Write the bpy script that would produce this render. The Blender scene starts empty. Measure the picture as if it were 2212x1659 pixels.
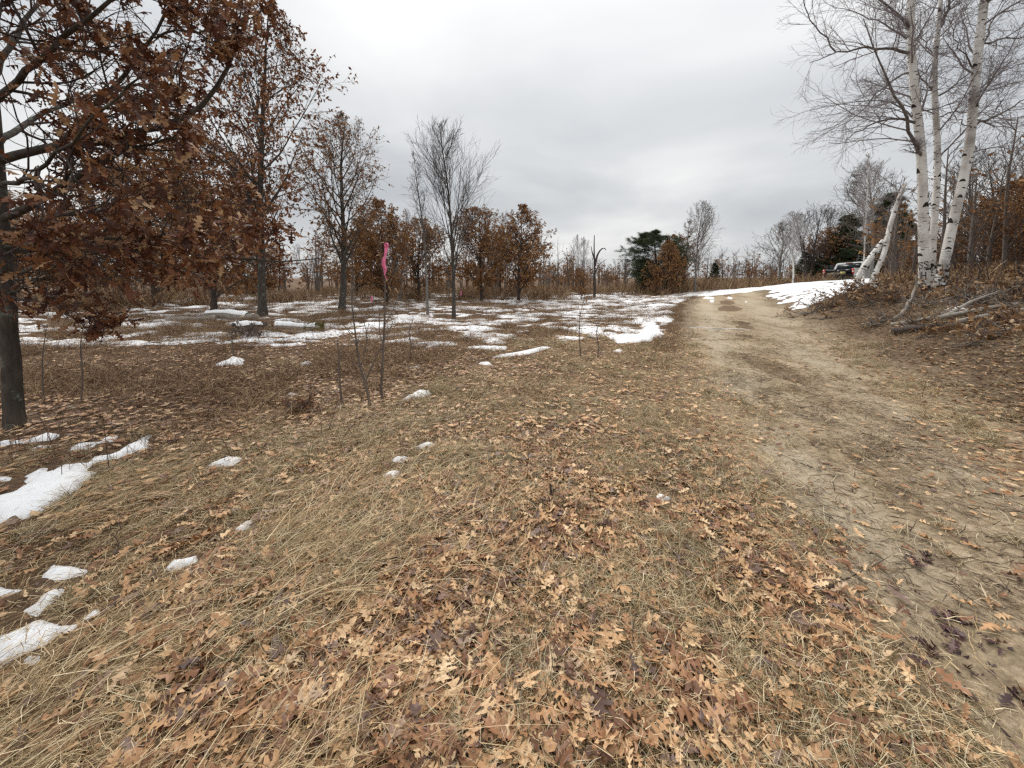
import bpy, math, time
import numpy as np
from mathutils import Vector, Matrix, Euler
T0 = time.time()
sc = bpy.context.scene
COL = sc.collection
rad = math.radians

# ------------------------------------------------------------------ camera
EYE = 1.6
PITCH = 4.0
FPX = 830.0                      # focal length in pixels of a 2212 px wide picture
SHIFT = -0.0775
cam_d = bpy.data.cameras.new('camera')
cam = bpy.data.objects.new('camera', cam_d); COL.objects.link(cam); sc.camera = cam
cam.location = (0, 0, EYE)
cam.rotation_euler = (rad(90 - PITCH), 0, 0)
cam_d.sensor_width = 36.0
cam_d.lens = 36.0 * FPX / 2212.0
cam_d.shift_y = SHIFT
cam_d.clip_start = 0.05
cam_d.clip_end = 3000

# ------------------------------------------------------------------ sky, sun, exposure
SUN_EL, SUN_AZ = 50.0, -25.0     # bright part of the overcast, ahead and to the left
w = bpy.data.worlds.new('World'); sc.world = w; w.use_nodes = True
nt = w.node_tree; nt.nodes.clear()
def N(t, kind, **kw):
    n = t.nodes.new(kind)
    for k, v in kw.items():
        if k.startswith('i_'):
            n.inputs[k[2:].replace('_', ' ')].default_value = v
        else:
            setattr(n, k, v)
    return n
out = N(nt, 'ShaderNodeOutputWorld'); bg = N(nt, 'ShaderNodeBackground')
sky = N(nt, 'ShaderNodeTexSky', sky_type='NISHITA', sun_disc=False, sun_elevation=rad(SUN_EL), sun_rotation=rad(SUN_AZ))
sky.air_density = 1.0; sky.dust_density = 3.0
sky_s = N(nt, 'ShaderNodeVectorMath', operation='SCALE'); sky_s.inputs['Scale'].default_value = 0.08
nt.links.new(sky.outputs[0], sky_s.inputs[0])
tc = N(nt, 'ShaderNodeTexCoord')
sep = N(nt, 'ShaderNodeSeparateXYZ'); nt.links.new(tc.outputs['Generated'], sep.inputs[0])
zc = N(nt, 'ShaderNodeMath', operation='MAXIMUM'); zc.inputs[1].default_value = 0.0
nt.links.new(sep.outputs['Z'], zc.inputs[0])
# project the direction on a cloud deck: (x, y) / (z + k)
den = N(nt, 'ShaderNodeMath', operation='ADD'); den.inputs[1].default_value = 0.22
nt.links.new(zc.outputs[0], den.inputs[0])
dx = N(nt, 'ShaderNodeMath', operation='DIVIDE'); nt.links.new(sep.outputs['X'], dx.inputs[0]); nt.links.new(den.outputs[0], dx.inputs[1])
dy = N(nt, 'ShaderNodeMath', operation='DIVIDE'); nt.links.new(sep.outputs['Y'], dy.inputs[0]); nt.links.new(den.outputs[0], dy.inputs[1])
cmb = N(nt, 'ShaderNodeCombineXYZ'); nt.links.new(dx.outputs[0], cmb.inputs[0]); nt.links.new(dy.outputs[0], cmb.inputs[1])
mp = N(nt, 'ShaderNodeMapping'); mp.inputs['Scale'].default_value = (0.75, 1.0, 1.0); mp.inputs['Location'].default_value = (3.35, 1.7, 0.0)
nt.links.new(cmb.outputs[0], mp.inputs[0])
n1 = N(nt, 'ShaderNodeTexNoise'); n1.inputs['Scale'].default_value = 0.9; n1.inputs['Detail'].default_value = 5; n1.inputs['Roughness'].default_value = 0.48; n1.inputs['Distortion'].default_value = 0.35
nt.links.new(mp.outputs[0], n1.inputs['Vector'])
cr = N(nt, 'ShaderNodeValToRGB')
cr.color_ramp.elements[0].position = 0.30; cr.color_ramp.elements[0].color = (0.34, 0.358, 0.376, 1)
cr.color_ramp.elements[1].position = 0.70; cr.color_ramp.elements[1].color = (0.62, 0.62, 0.61, 1)
e = cr.color_ramp.elements.new(0.5); e.color = (0.465, 0.476, 0.484, 1)
nt.links.new(n1.outputs['Fac'], cr.inputs[0])
# an overcast sky is brighter overhead than near the horizon
gr = N(nt, 'ShaderNodeMapRange'); gr.inputs['From Min'].default_value = 0.0; gr.inputs['From Max'].default_value = 1.0
gr.inputs['To Min'].default_value = 0.95; gr.inputs['To Max'].default_value = 1.8
z2 = N(nt, 'ShaderNodeMath', operation='POWER'); z2.inputs[1].default_value = 1.8; nt.links.new(zc.outputs[0], z2.inputs[0])
nt.links.new(z2.outputs[0], gr.inputs[0])
cs = N(nt, 'ShaderNodeVectorMath', operation='SCALE'); nt.links.new(cr.outputs[0], cs.inputs[0]); nt.links.new(gr.outputs[0], cs.inputs['Scale'])
mx = N(nt, 'ShaderNodeMix', data_type='RGBA'); mx.inputs[0].default_value = 0.95
nt.links.new(sky_s.outputs[0], mx.inputs[6]); nt.links.new(cs.outputs[0], mx.inputs[7])
nt.links.new(mx.outputs[2], bg.inputs['Color']); bg.inputs['Strength'].default_value = 1.0
nt.links.new(bg.outputs[0], out.inputs[0])

sl = bpy.data.lights.new('sun', 'SUN'); sl.energy = 1.5; sl.angle = rad(28); sl.color = (1.0, 0.97, 0.92)
so = bpy.data.objects.new('sun', sl); COL.objects.link(so)
a, el = rad(SUN_AZ), rad(SUN_EL)
sd = Vector((math.sin(a) * math.cos(el), math.cos(a) * math.cos(el), math.sin(el)))
so.rotation_euler = (-sd).to_track_quat('-Z', 'Y').to_euler()
so.location = (0, 0, 40)
sc.view_settings.view_transform = 'Standard'
sc.view_settings.look = 'None'
sc.view_settings.exposure = 0.62
sc.view_settings.gamma = 1.0
sc.view_settings.use_curve_mapping = False
sc.render.engine = 'CYCLES'
sc.cycles.max_bounces = 4; sc.cycles.diffuse_bounces = 2; sc.cycles.transparent_max_bounces = 4
sc.cycles.use_denoising = False
sc.cycles.filter_width = 1.4 if hasattr(sc.cycles, 'filter_width') else 1.5

# ------------------------------------------------------------------ numeric helpers
_p = rad(PITCH)
CF = np.array([0, math.cos(_p), -math.sin(_p)]); CU = np.array([0, math.sin(_p), math.cos(_p)])
def ray(px, py):
    u = (px - 1106.0) / FPX; v = (829.5 - py) / FPX + SHIFT * 2212.0 / FPX
    return CF + u * np.array([1.0, 0, 0]) + v * CU
def P(px, py, Y):
    """the point seen at photo position (px, py) that lies Y metres ahead"""
    d = ray(px, py); t = Y / d[1]
    return np.array([0, 0, EYE]) + d * t
def project(V):
    V = np.asarray(V) - np.array([0, 0, EYE])
    z = V @ CF; u = V[..., 0] / z; v = (V @ CU) / z
    return 1106.0 + u * FPX, 829.5 - (v - SHIFT * 2212.0 / FPX) * FPX

_tab = np.random.default_rng(5).random((256, 256))
def vnoise(x, y, s=0):
    x = np.asarray(x, float) + 17.3 * s + 1000; y = np.asarray(y, float) + 9.1 * s + 1000
    xi = np.floor(x).astype(int); yi = np.floor(y).astype(int)
    fx = x - xi; fy = y - yi
    fx = fx * fx * (3 - 2 * fx); fy = fy * fy * (3 - 2 * fy)
    a = _tab[xi & 255, yi & 255]; b = _tab[(xi + 1) & 255, yi & 255]
    c = _tab[xi & 255, (yi + 1) & 255]; d = _tab[(xi + 1) & 255, (yi + 1) & 255]
    return (a * (1 - fx) + b * fx) * (1 - fy) + (c * (1 - fx) + d * fx) * fy
def fbm(x, y, s=0, o=4):
    v = 0; am = 0.5; f = 1.0; tot = 0
    for k in range(o):
        v = v + am * vnoise(np.asarray(x) * f, np.asarray(y) * f, s + 3 * k); tot += am; am *= 0.5; f *= 2.03
    return v / tot
def smooth(a, b, x):
    t = np.clip((np.asarray(x, float) - a) / (b - a), 0, 1); return t * t * (3 - 2 * t)

_YT = [-8, 0, 1.25, 2.66, 3.8, 7.4, 13, 20, 24, 28, 34, 60]
_XL = [-1.5, 0.75, 1.05, 1.7, 2.1, 3.4, 6.0, 9.2, 11.8, 15.5, 21, 44]
_XR = [1.0, 3.5, 3.9, 4.4, 4.95, 6.7, 9.9, 13.2, 15.5, 19, 25, 48]
def xl(y): return np.interp(y, _YT, _XL)
def xr(y): return np.interp(y, _YT, _XR)
def H(x, y):
    """height of the ground"""
    x = np.asarray(x, float); y = np.asarray(y, float)
    t = np.clip((x - 4) / 15.5, 0, None)
    far = 1.6 * (1 - np.exp(-1.2 * t * t)) * (1 - 0.62 * smooth(26, 33, y)) * smooth(2, 12, y)
    d = x - xr(y)
    A = np.interp(y, [-8, 0, 4, 6, 8, 12, 14, 17, 24], [0.35, 0.35, 0.5, 0.65, 0.8, 0.8, 0.7, 0.35, 0.1])
    bank = A * smooth(-0.3, 2.4, d)
    tr = smooth(0.3, 0.9, x - xl(y)) * smooth(0.3, 0.9, xr(y) - x)
    near = 1 - 0.8 * smooth(6, 25, np.abs(y))
    b = 0.10 * (fbm(x * 0.55, y * 0.55, 1) - 0.5) * (1 - 0.6 * tr) + 0.035 * (fbm(x * 3.1, y * 3.1, 2) - 0.5) * near
    hum = 0.30 * (fbm(x * 0.5, y * 0.8, 4, 3) - 0.5) * smooth(7, 13, y) * smooth(1.0, -1.5, x - xl(y))
    xm = (xl(y) + xr(y)) / 2
    w_ = (xr(y) - xl(y)) * 0.27
    rut = -0.035 * (np.exp(-((x - xm - w_) / 0.35) ** 2) + np.exp(-((x - xm + w_) / 0.35) ** 2))
    hills = 6.0 * smooth(90, 260, np.hypot(x, y)) * (0.4 + fbm(x * 0.01, y * 0.01, 7, 2))
    return far + bank + b + hum + rut + hills * 0.08
def Hs(x, y): return float(H(x, y))
def G(px, py):
    """where the ground is seen at photo position (px, py)"""
    d = ray(px, py); s = np.concatenate([np.arange(0.8, 12, 0.03), np.arange(12, 80, 0.1)])
    X = d[0] * s; Y = d[1] * s; Z = EYE + d[2] * s
    k = np.nonzero(Z < H(X, Y))[0]
    i = k[0] if len(k) else len(s) - 1
    return np.array([X[i], Y[i], float(H(X[i], Y[i]))])

# ------------------------------------------------------------------ mesh helpers
def mk_mesh(name, V, faces, mats=(), smooth_=False, rnd=None, mi=None):
    """V (n,3); faces: list of int arrays (m,3) or (m,4)"""
    me = bpy.data.meshes.new(name)
    V = np.ascontiguousarray(V, np.float32)
    faces = [np.asarray(f, np.int32) for f in faces if len(f)]
    me.vertices.add(len(V)); me.vertices.foreach_set('co', V.ravel())
    nl = sum(f.size for f in faces); nf = sum(len(f) for f in faces)
    me.loops.add(nl); me.loops.foreach_set('vertex_index', np.concatenate([f.ravel() for f in faces]))
    me.polygons.add(nf)
    tot = np.concatenate([np.full(len(f), f.shape[1], np.int32) for f in faces])
    st = np.concatenate([[0], np.cumsum(tot)[:-1]]).astype(np.int32)
    me.polygons.foreach_set('loop_start', st)
    try: me.polygons.foreach_set('loop_total', tot)
    except Exception: pass
    if mi is not None: me.polygons.foreach_set('material_index', np.asarray(mi, np.int32))
    if rnd is not None:
        at = me.attributes.new('rnd', 'FLOAT', 'POINT'); at.data.foreach_set('value', np.asarray(rnd, np.float32))
    for m in mats: me.materials.append(m)
    me.update(calc_edges=True)
    if smooth_: me.polygons.foreach_set('use_smooth', np.ones(nf, bool))
    return me
def link(name, me, parent=None, loc=None, kind=None, label=None, cat=None, group=None):
    o = bpy.data.objects.new(name, me); COL.objects.link(o)
    if parent is not None: o.parent = parent
    if loc is not None: o.location = loc
    tag(o, label, cat, group, kind)
    return o
def tag(o, label=None, cat=None, group=None, kind=None):
    if kind: o['kind'] = kind
    if label: o['label'] = label
    if cat: o['category'] = cat
    if group: o['group'] = group
    return o
def thing(name, loc, label, cat, group=None, rz=0.0):
    o = bpy.data.objects.new(name, None); COL.objects.link(o)
    o.location = loc; o.rotation_euler = (0, 0, rz); o.empty_display_size = 0.2
    return tag(o, label, cat, group)
class Acc:
    """collects pieces into one mesh"""
    def __init__(s): s.V = []; s.F3 = []; s.F4 = []; s.n = 0; s.R = []
    def add(s, V, F, r=None):
        V = np.asarray(V, float).reshape(-1, 3); F = np.asarray(F, int)
        (s.F3 if F.shape[1] == 3 else s.F4).append(F + s.n)
        s.V.append(V); s.n += len(V)
        s.R.append(np.zeros(len(V)) if r is None else np.broadcast_to(r, (len(V),)))
        return s
    def box(s, c, d, rot=None):
        c = np.array(c, float); d = np.array(d, float) / 2
        v = np.array([[x, y, z] for x in (-1, 1) for y in (-1, 1) for z in (-1, 1)]) * d
        if rot is not None: v = v @ np.array(rot).T
        return s.add(v + c, [[0, 1, 3, 2], [4, 6, 7, 5], [0, 4, 5, 1], [2, 3, 7, 6], [0, 2, 6, 4], [1, 5, 7, 3]])
    def tube(s, pts, r, k=8, cap=True):
        V, F = tubes(np.array(pts, float)[None], np.array(r, float)[None], k)
        s.add(V, F)
        if cap:
            n = len(pts)
            for e, o_ in ((0, 0), ((n - 1) * k, 1)):
                ring = V[e:e + k]; c = ring.mean(0)
                idx = np.arange(k); nx = (idx + 1) % k
                F3 = np.stack([idx, nx, np.full(k, k)], 1) if o_ else np.stack([nx, idx, np.full(k, k)], 1)
                s.add(np.vstack([ring, c]), F3)
        return s
    def mesh(s, name, mats, sm=False):
        F = []
        if s.F3: F.append(np.vstack(s.F3))
        if s.F4: F.append(np.vstack(s.F4))
        return mk_mesh(name, np.vstack(s.V), F, mats, sm, np.concatenate(s.R))
def norm(v): return v / np.maximum(np.linalg.norm(v, axis=-1, keepdims=True), 1e-9)
def tubes(C, R, k):
    """C (B,n,3) centre lines, R (B,n) radii -> verts, quads"""
    B, n, _ = C.shape
    T = np.gradient(C, axis=1); T = norm(T)
    ref = np.where(np.abs(T[:, :1, 2:3]) > 0.8, np.array([1.0, 0.13, 0]), np.array([0, 0.1, 1.0]))
    ref = np.broadcast_to(ref, T.shape)
    U = norm(np.cross(T, ref)); W = np.cross(T, U)
    a = np.arange(k) * 2 * np.pi / k
    V = C[:, :, None] + R[:, :, None, None] * (np.cos(a)[:, None] * U[:, :, None] + np.sin(a)[:, None] * W[:, :, None])
    base = (np.arange(B) * n * k)[:, None, None] + (np.arange(n - 1) * k)[None, :, None]
    i = np.arange(k)[None, None, :]; j = (i + 1) % k
    F = np.stack([base + i, base + j, base + j + k, base + i + k], -1).reshape(-1, 4)
    return V.reshape(-1, 3), F
def rotmats(e):
    """euler xyz (n,3) -> (n,3,3)"""
    cx, sx = np.cos(e[:, 0]), np.sin(e[:, 0]); cy, sy = np.cos(e[:, 1]), np.sin(e[:, 1]); cz, sz = np.cos(e[:, 2]), np.sin(e[:, 2])
    M = np.empty((len(e), 3, 3))
    M[:, 0, 0] = cy * cz; M[:, 0, 1] = sx * sy * cz - cx * sz; M[:, 0, 2] = cx * sy * cz + sx * sz
    M[:, 1, 0] = cy * sz; M[:, 1, 1] = sx * sy * sz + cx * cz; M[:, 1, 2] = cx * sy * sz - sx * cz
    M[:, 2, 0] = -sy; M[:, 2, 1] = sx * cy; M[:, 2, 2] = cx * cy
    return M
def frames(D, rng):
    """rotation matrices whose x axis is D with a random roll"""
    D = norm(D); A = norm(np.cross(D, norm(rng.normal(size=D.shape)))); B_ = np.cross(D, A)
    return np.stack([D, A, B_], -1)
def merged(name, temps, idx, pos, M, scl, rng, mats, extra_rnd=None, sm=True):
    Vs = []; F3 = []; n = 0; R = []
    rv = rng.random(len(pos)) if extra_rnd is None else extra_rnd
    for k, (tv, tf) in enumerate(temps):
        s = np.nonzero(idx == k)[0]
        if not len(s): continue
        v = np.einsum('nij,vj->nvi', M[s], tv) * scl[s][:, None, None] + pos[s][:, None]
        f = (tf[None] + (np.arange(len(s)) * len(tv))[:, None, None]).reshape(-1, tf.shape[1]) + n
        Vs.append(v.reshape(-1, 3)); F3.append(f); n += v.shape[0] * v.shape[1]; R.append(np.repeat(rv[s], len(tv)))
    return mk_mesh(name, np.vstack(Vs), F3, mats, sm, np.concatenate(R))

# ------------------------------------------------------------------ materials
class NT:
    def __init__(s, name):
        s.m = bpy.data.materials.new(name); s.m.use_nodes = True; s.t = s.m.node_tree; s.t.nodes.clear()
        s.out = s.t.nodes.new('ShaderNodeOutputMaterial'); s.b = s.t.nodes.new('ShaderNodeBsdfPrincipled')
        s.t.links.new(s.b.outputs[0], s.out.inputs[0]); s.b.inputs['Roughness'].default_value = 0.85
        s.b.inputs['Specular IOR Level'].default_value = 0.25
    def L(s, a, b): s.t.links.new(a, b)
    def n(s, kind, **kw): return N(s.t, kind, **kw)
    def obj(s, scale=(1, 1, 1)):
        tc = s.n('ShaderNodeTexCoord'); mp = s.n('ShaderNodeMapping'); mp.inputs['Scale'].default_value = scale
        s.L(tc.outputs['Object'], mp.inputs[0]); return mp.outputs[0]
    def noise(s, vec, scale, detail=4, rough=0.55, dist=0.0):
        n = s.n('ShaderNodeTexNoise'); n.inputs['Scale'].default_value = scale; n.inputs['Detail'].default_value = detail
        n.inputs['Roughness'].default_value = rough; n.inputs['Distortion'].default_value = dist
        s.L(vec, n.inputs['Vector']); return n.outputs['Fac']
    def ramp(s, fac, stops, interp='LINEAR'):
        r = s.n('ShaderNodeValToRGB'); r.color_ramp.interpolation = interp
        el = r.color_ramp.elements
        while len(el) < len(stops): el.new(0.5)
        for e_, (p, c) in zip(el, stops):
            e_.position = p; e_.color = (*c, 1) if len(c) == 3 else c
        s.L(fac, r.inputs[0]); return r.outputs[0]
    def mix(s, fac, a, b, mode='MIX'):
        m = s.n('ShaderNodeMix', data_type='RGBA', blend_type=mode)
        for v, i in ((fac, 0), (a, 6), (b, 7)):
            if isinstance(v, (int, float)): m.inputs[i].default_value = v
            elif isinstance(v, tuple): m.inputs[i].default_value = (*v, 1)
            else: s.L(v, m.inputs[i])
        return m.outputs[2]
    def math(s, op, a, b=0.0, clamp=False):
        m = s.n('ShaderNodeMath', operation=op, use_clamp=clamp)
        for v, i in ((a, 0), (b, 1)):
            if isinstance(v, (int, float)): m.inputs[i].default_value = v
            else: s.L(v, m.inputs[i])
        return m.outputs[0]
    def attr(s, name): a = s.n('ShaderNodeAttribute', attribute_name=name); return a
    def bump(s, h, strength=0.4, dist=0.02):
        b = s.n('ShaderNodeBump'); b.inputs['Strength'].default_value = strength; b.inputs['Distance'].default_value = dist
        s.L(h, b.inputs['Height']); s.L(b.outputs[0], s.b.inputs['Normal'])
    def col(s, c):
        if isinstance(c, tuple): s.b.inputs['Base Color'].default_value = (*c, 1)
        else: s.L(c, s.b.inputs['Base Color'])
    def rnd(s):
        """random per leaf: its own stored number plus a number per object"""
        a = s.attr('rnd').outputs['Fac']; o = s.n('ShaderNodeObjectInfo').outputs['Random']
        return s.math('FRACT', s.math('ADD', a, o))

def m_flat(name, c, rough=0.7, spec=0.3, metal=0.0, var=0.15, scale=8.0):
    s = NT(name); v = s.obj()
    f = s.noise(v, scale, 5)
    lo = tuple(x * (1 - var) for x in c); hi = tuple(min(1, x * (1 + var)) for x in c)
    s.col(s.ramp(f, [(0.3, lo), (0.7, hi)])); s.b.inputs['Roughness'].default_value = rough
    s.b.inputs['Specular IOR Level'].default_value = spec; s.b.inputs['Metallic'].default_value = metal
    return s.m
def m_leaf(name, stops, rough=0.6, spec=0.35, transl=0.0, vein=True, dark=(0.06, 0.03, 0.02)):
    s = NT(name); r = s.rnd(); c = s.ramp(r, stops)
    v = s.obj(); n = s.noise(v, 38.0, 3)
    c = s.mix(s.math('MULTIPLY', s.ramp(n, [(0.45, (0, 0, 0)), (0.75, (1, 1, 1))]), 0.45), c, dark)
    s.col(c); s.b.inputs['Roughness'].default_value = rough; s.b.inputs['Specular IOR Level'].default_value = spec
    if transl:
        t = s.n('ShaderNodeBsdfTranslucent'); s.L(c, t.inputs[0]); mxs = s.n('ShaderNodeMixShader'); mxs.inputs[0].default_value = transl
        s.L(s.b.outputs[0], mxs.inputs[1]); s.L(t.outputs[0], mxs.inputs[2]); s.L(mxs.outputs[0], s.out.inputs[0])
    return s.m
def m_bark(name, a, b, lichen=None, scale=6.0, zs=0.25, bump=0.6):
    s = NT(name); v = s.obj((1, 1, zs)); f = s.noise(v, scale * 3, 6, 0.65)
    c = s.ramp(f, [(0.3, a), (0.7, b)])
    if lichen:
        l = s.noise(s.obj(), 7.0, 4, 0.6); c = s.mix(s.ramp(l, [(0.58, (0, 0, 0)), (0.66, (0.7, 0.7, 0.7))]), c, lichen)
    s.col(c); s.bump(f, bump, 0.03); s.b.inputs['Roughness'].default_value = 0.9
    return s.m

M = {}
# fallen leaves on the ground, leaves that still hang
M['litter'] = m_leaf('fallen leaf', [(0.0, (0.08, 0.038, 0.025)), (0.18, (0.24, 0.105, 0.050)), (0.42, (0.41, 0.205, 0.095)), (0.66, (0.61, 0.355, 0.17)), (0.88, (0.83, 0.58, 0.33)), (0.94, (0.27, 0.17, 0.13)), (1.0, (0.12, 0.075, 0.065))], 0.5, 0.4)
M['oakleaf'] = m_leaf('hanging oak leaf', [(0.0, (0.06, 0.020, 0.011)), (0.35, (0.135, 0.045, 0.020)), (0.65, (0.22, 0.088, 0.038)), (0.86, (0.38, 0.195, 0.095)), (1.0, (0.58, 0.38, 0.21))], 0.6, 0.3, 0.12)
M['oakleaf_orange'] = m_leaf('orange oak leaf', [(0.0, (0.15, 0.068, 0.028)), (0.4, (0.27, 0.128, 0.050)), (0.8, (0.38, 0.20, 0.080)), (1.0, (0.48, 0.29, 0.14))], 0.7, 0.2, 0.15)
M['russet'] = m_leaf('russet oak leaf', [(0.0, (0.10, 0.036, 0.016)), (0.35, (0.21, 0.080, 0.032)), (0.75, (0.34, 0.15, 0.062)), (1.0, (0.48, 0.27, 0.13))], 0.65, 0.25, 0.15)
M['brushleaf'] = m_leaf('brush pile leaf', [(0.0, (0.10, 0.05, 0.025)), (0.5, (0.27, 0.14, 0.06)), (0.85, (0.46, 0.29, 0.15)), (1.0, (0.62, 0.46, 0.29))], 0.6, 0.3, 0.15)
M['needles'] = m_leaf('pine needles', [(0.0, (0.028, 0.042, 0.022)), (0.6, (0.065, 0.088, 0.042)), (1.0, (0.12, 0.14, 0.065))], 0.7, 0.2, 0.1, dark=(0.01, 0.015, 0.01))
M['bark'] = m_bark('oak bark', (0.035, 0.029, 0.024), (0.105, 0.09, 0.075), (0.20, 0.225, 0.20))
M['bark_dark'] = m_bark('dark bark', (0.035, 0.028, 0.024), (0.10, 0.08, 0.07))
M['bark_grey'] = m_bark('grey bark', (0.12, 0.11, 0.10), (0.27, 0.25, 0.23))
M['twig'] = m_bark('twig bark', (0.10, 0.08, 0.068), (0.20, 0.165, 0.14))
M['twig_dark'] = m_bark('dark twig bark', (0.045, 0.033, 0.030), (0.10, 0.075, 0.065))
M['twig_purple'] = m_bark('birch twig bark', (0.18, 0.15, 0.15), (0.36, 0.32, 0.325))
M['birch_limb'] = m_bark('birch limb bark', (0.07, 0.055, 0.05), (0.24, 0.21, 0.19))
M['tangle'] = m_bark('grey cut branch', (0.12, 0.10, 0.085), (0.36, 0.32, 0.28))
M['birch_twig'] = m_bark('pale birch twig', (0.30, 0.27, 0.26), (0.50, 0.46, 0.45))
M['wood'] = m_flat('bare wood', (0.46, 0.37, 0.25), 0.8, 0.2, var=0.3, scale=14)
M['wood_grey'] = m_bark('weathered wood', (0.17, 0.145, 0.12), (0.42, 0.38, 0.33), None, 5, 0.5)
def m_birch():
    s = NT('birch bark')
    big = s.noise(s.obj((1, 1, 0.6)), 3.0, 4)
    c = s.ramp(big, [(0.3, (0.38, 0.345, 0.31)), (0.5, (0.66, 0.63, 0.59)), (0.66, (0.80, 0.78, 0.74))])
    l = s.noise(s.obj((1.0, 1.0, 9.0)), 5.5, 3, 0.6, 0.3)
    c = s.mix(s.ramp(l, [(0.64, (0, 0, 0)), (0.68, (0.9, 0.9, 0.9))]), c, (0.07, 0.06, 0.055))
    l2 = s.noise(s.obj((1.0, 1.0, 22.0)), 7.0, 2)
    c = s.mix(s.ramp(l2, [(0.66, (0, 0, 0)), (0.72, (0.4, 0.4, 0.4))]), c, (0.22, 0.18, 0.15))
    s.col(c); s.bump(l, 0.4, 0.02); return s.m
M['birch'] = m_birch()
M['birch_mark'] = m_flat('black birch scar', (0.035, 0.03, 0.028), 0.9, 0.1, var=0.4, scale=20)
M['moss'] = m_flat('moss', (0.085, 0.078, 0.022), 0.95, 0.1, var=0.5, scale=25)
def m_snow():
    s = NT('snow'); v = s.obj(); f = s.noise(v, 9, 5)
    d = s.noise(v, 30, 3)
    c = s.ramp(f, [(0.3, (0.87, 0.875, 0.885)), (0.6, (0.94, 0.94, 0.94))])
    c = s.mix(s.ramp(s.noise(v, 12, 4), [(0.62, (0, 0, 0)), (0.75, (0.25, 0.25, 0.25))]), c, (0.55, 0.50, 0.43))
    s.col(c); s.b.inputs['Roughness'].default_value = 0.75
    s.bump(f, 0.15, 0.02); return s.m
M['snow'] = m_snow()
def m_grass(name, stops, rough=0.75):
    s = NT(name); c = s.ramp(s.rnd(), stops); s.col(c); s.b.inputs['Roughness'].default_value = rough; return s.m
M['straw'] = m_grass('straw grass', [(0.0, (0.15, 0.100, 0.050)), (0.3, (0.34, 0.220, 0.108)), (0.7, (0.62, 0.455, 0.255)), (1.0, (0.90, 0.75, 0.50))])
M['tuft'] = m_grass('half green tuft', [(0.0, (0.085, 0.070, 0.03)), (0.25, (0.21, 0.160, 0.075)), (0.6, (0.47, 0.370, 0.215)), (1.0, (0.74, 0.65, 0.45))])
M['weed'] = m_grass('dead weed', [(0.0, (0.055, 0.030, 0.020)), (0.40, (0.145, 0.078, 0.044)), (0.68, (0.29, 0.175, 0.09)), (1.0, (0.60, 0.44, 0.25))])
M['stalk'] = m_grass('dead stalk', [(0.0, (0.05, 0.028, 0.022)), (0.6, (0.13, 0.075, 0.052)), (1.0, (0.27, 0.19, 0.12))])
M['duff'] = m_grass('dead stems', [(0.0, (0.045, 0.030, 0.020)), (0.4, (0.13, 0.092, 0.058)), (0.75, (0.32, 0.235, 0.145)), (1.0, (0.56, 0.45, 0.31))])
def m_ground():
    s = NT('leafy soil'); v = s.obj()
    f1 = s.noise(v, 1.3, 6, 0.6); f2 = s.noise(v, 14.0, 6, 0.7, 0.6); f3 = s.noise(v, 55.0, 4, 0.7)
    c = s.ramp(f2, [(0.30, (0.032, 0.020, 0.012)), (0.46, (0.095, 0.056, 0.031)), (0.6, (0.23, 0.140, 0.075)), (0.76, (0.42, 0.27, 0.15))])  # soil tones deepened, painting in the shade of gaps between leaves
    c2 = s.ramp(f3, [(0.3, (0.07, 0.045, 0.03)), (0.7, (0.30, 0.20, 0.12))])
    c = s.mix(0.4, c, c2)
    c = s.mix(s.ramp(f1, [(0.35, (0, 0, 0)), (0.7, (0.5, 0.5, 0.5))]), c, (0.13, 0.075, 0.045))
    z = s.attr('zone').outputs['Color']; sp = s.n('ShaderNodeSeparateColor'); s.L(z, sp.inputs[0])
    # red: sandy wear towards the track, green: dark bare soil of the bank, blue: brown far field
    sand = s.ramp(f2, [(0.3, (0.20, 0.155, 0.10)), (0.6, (0.36, 0.285, 0.19))])
    tw = s.math('MULTIPLY', sp.outputs[0], s.ramp(f1, [(0.3, (0.3, 0.3, 0.3)), (0.6, (1, 1, 1))]))
    c = s.mix(tw, c, sand)
    soil = s.ramp(f2, [(0.3, (0.045, 0.032, 0.021)), (0.5, (0.115, 0.082, 0.052)), (0.72, (0.27, 0.195, 0.12))])
    c = s.mix(s.math('MULTIPLY', sp.outputs[1], 0.8), c, soil)
    farc = s.ramp(f2, [(0.3, (0.068, 0.040, 0.024)), (0.7, (0.225, 0.135, 0.075))])
    c = s.mix(sp.outputs[2], c, farc)
    s.col(c); s.bump(s.math('ADD', f2, s.math('MULTIPLY', f3, 0.5)), 0.9, 0.03); s.b.inputs['Roughness'].default_value = 0.95
    return s.m
M['ground'] = m_ground()
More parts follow.
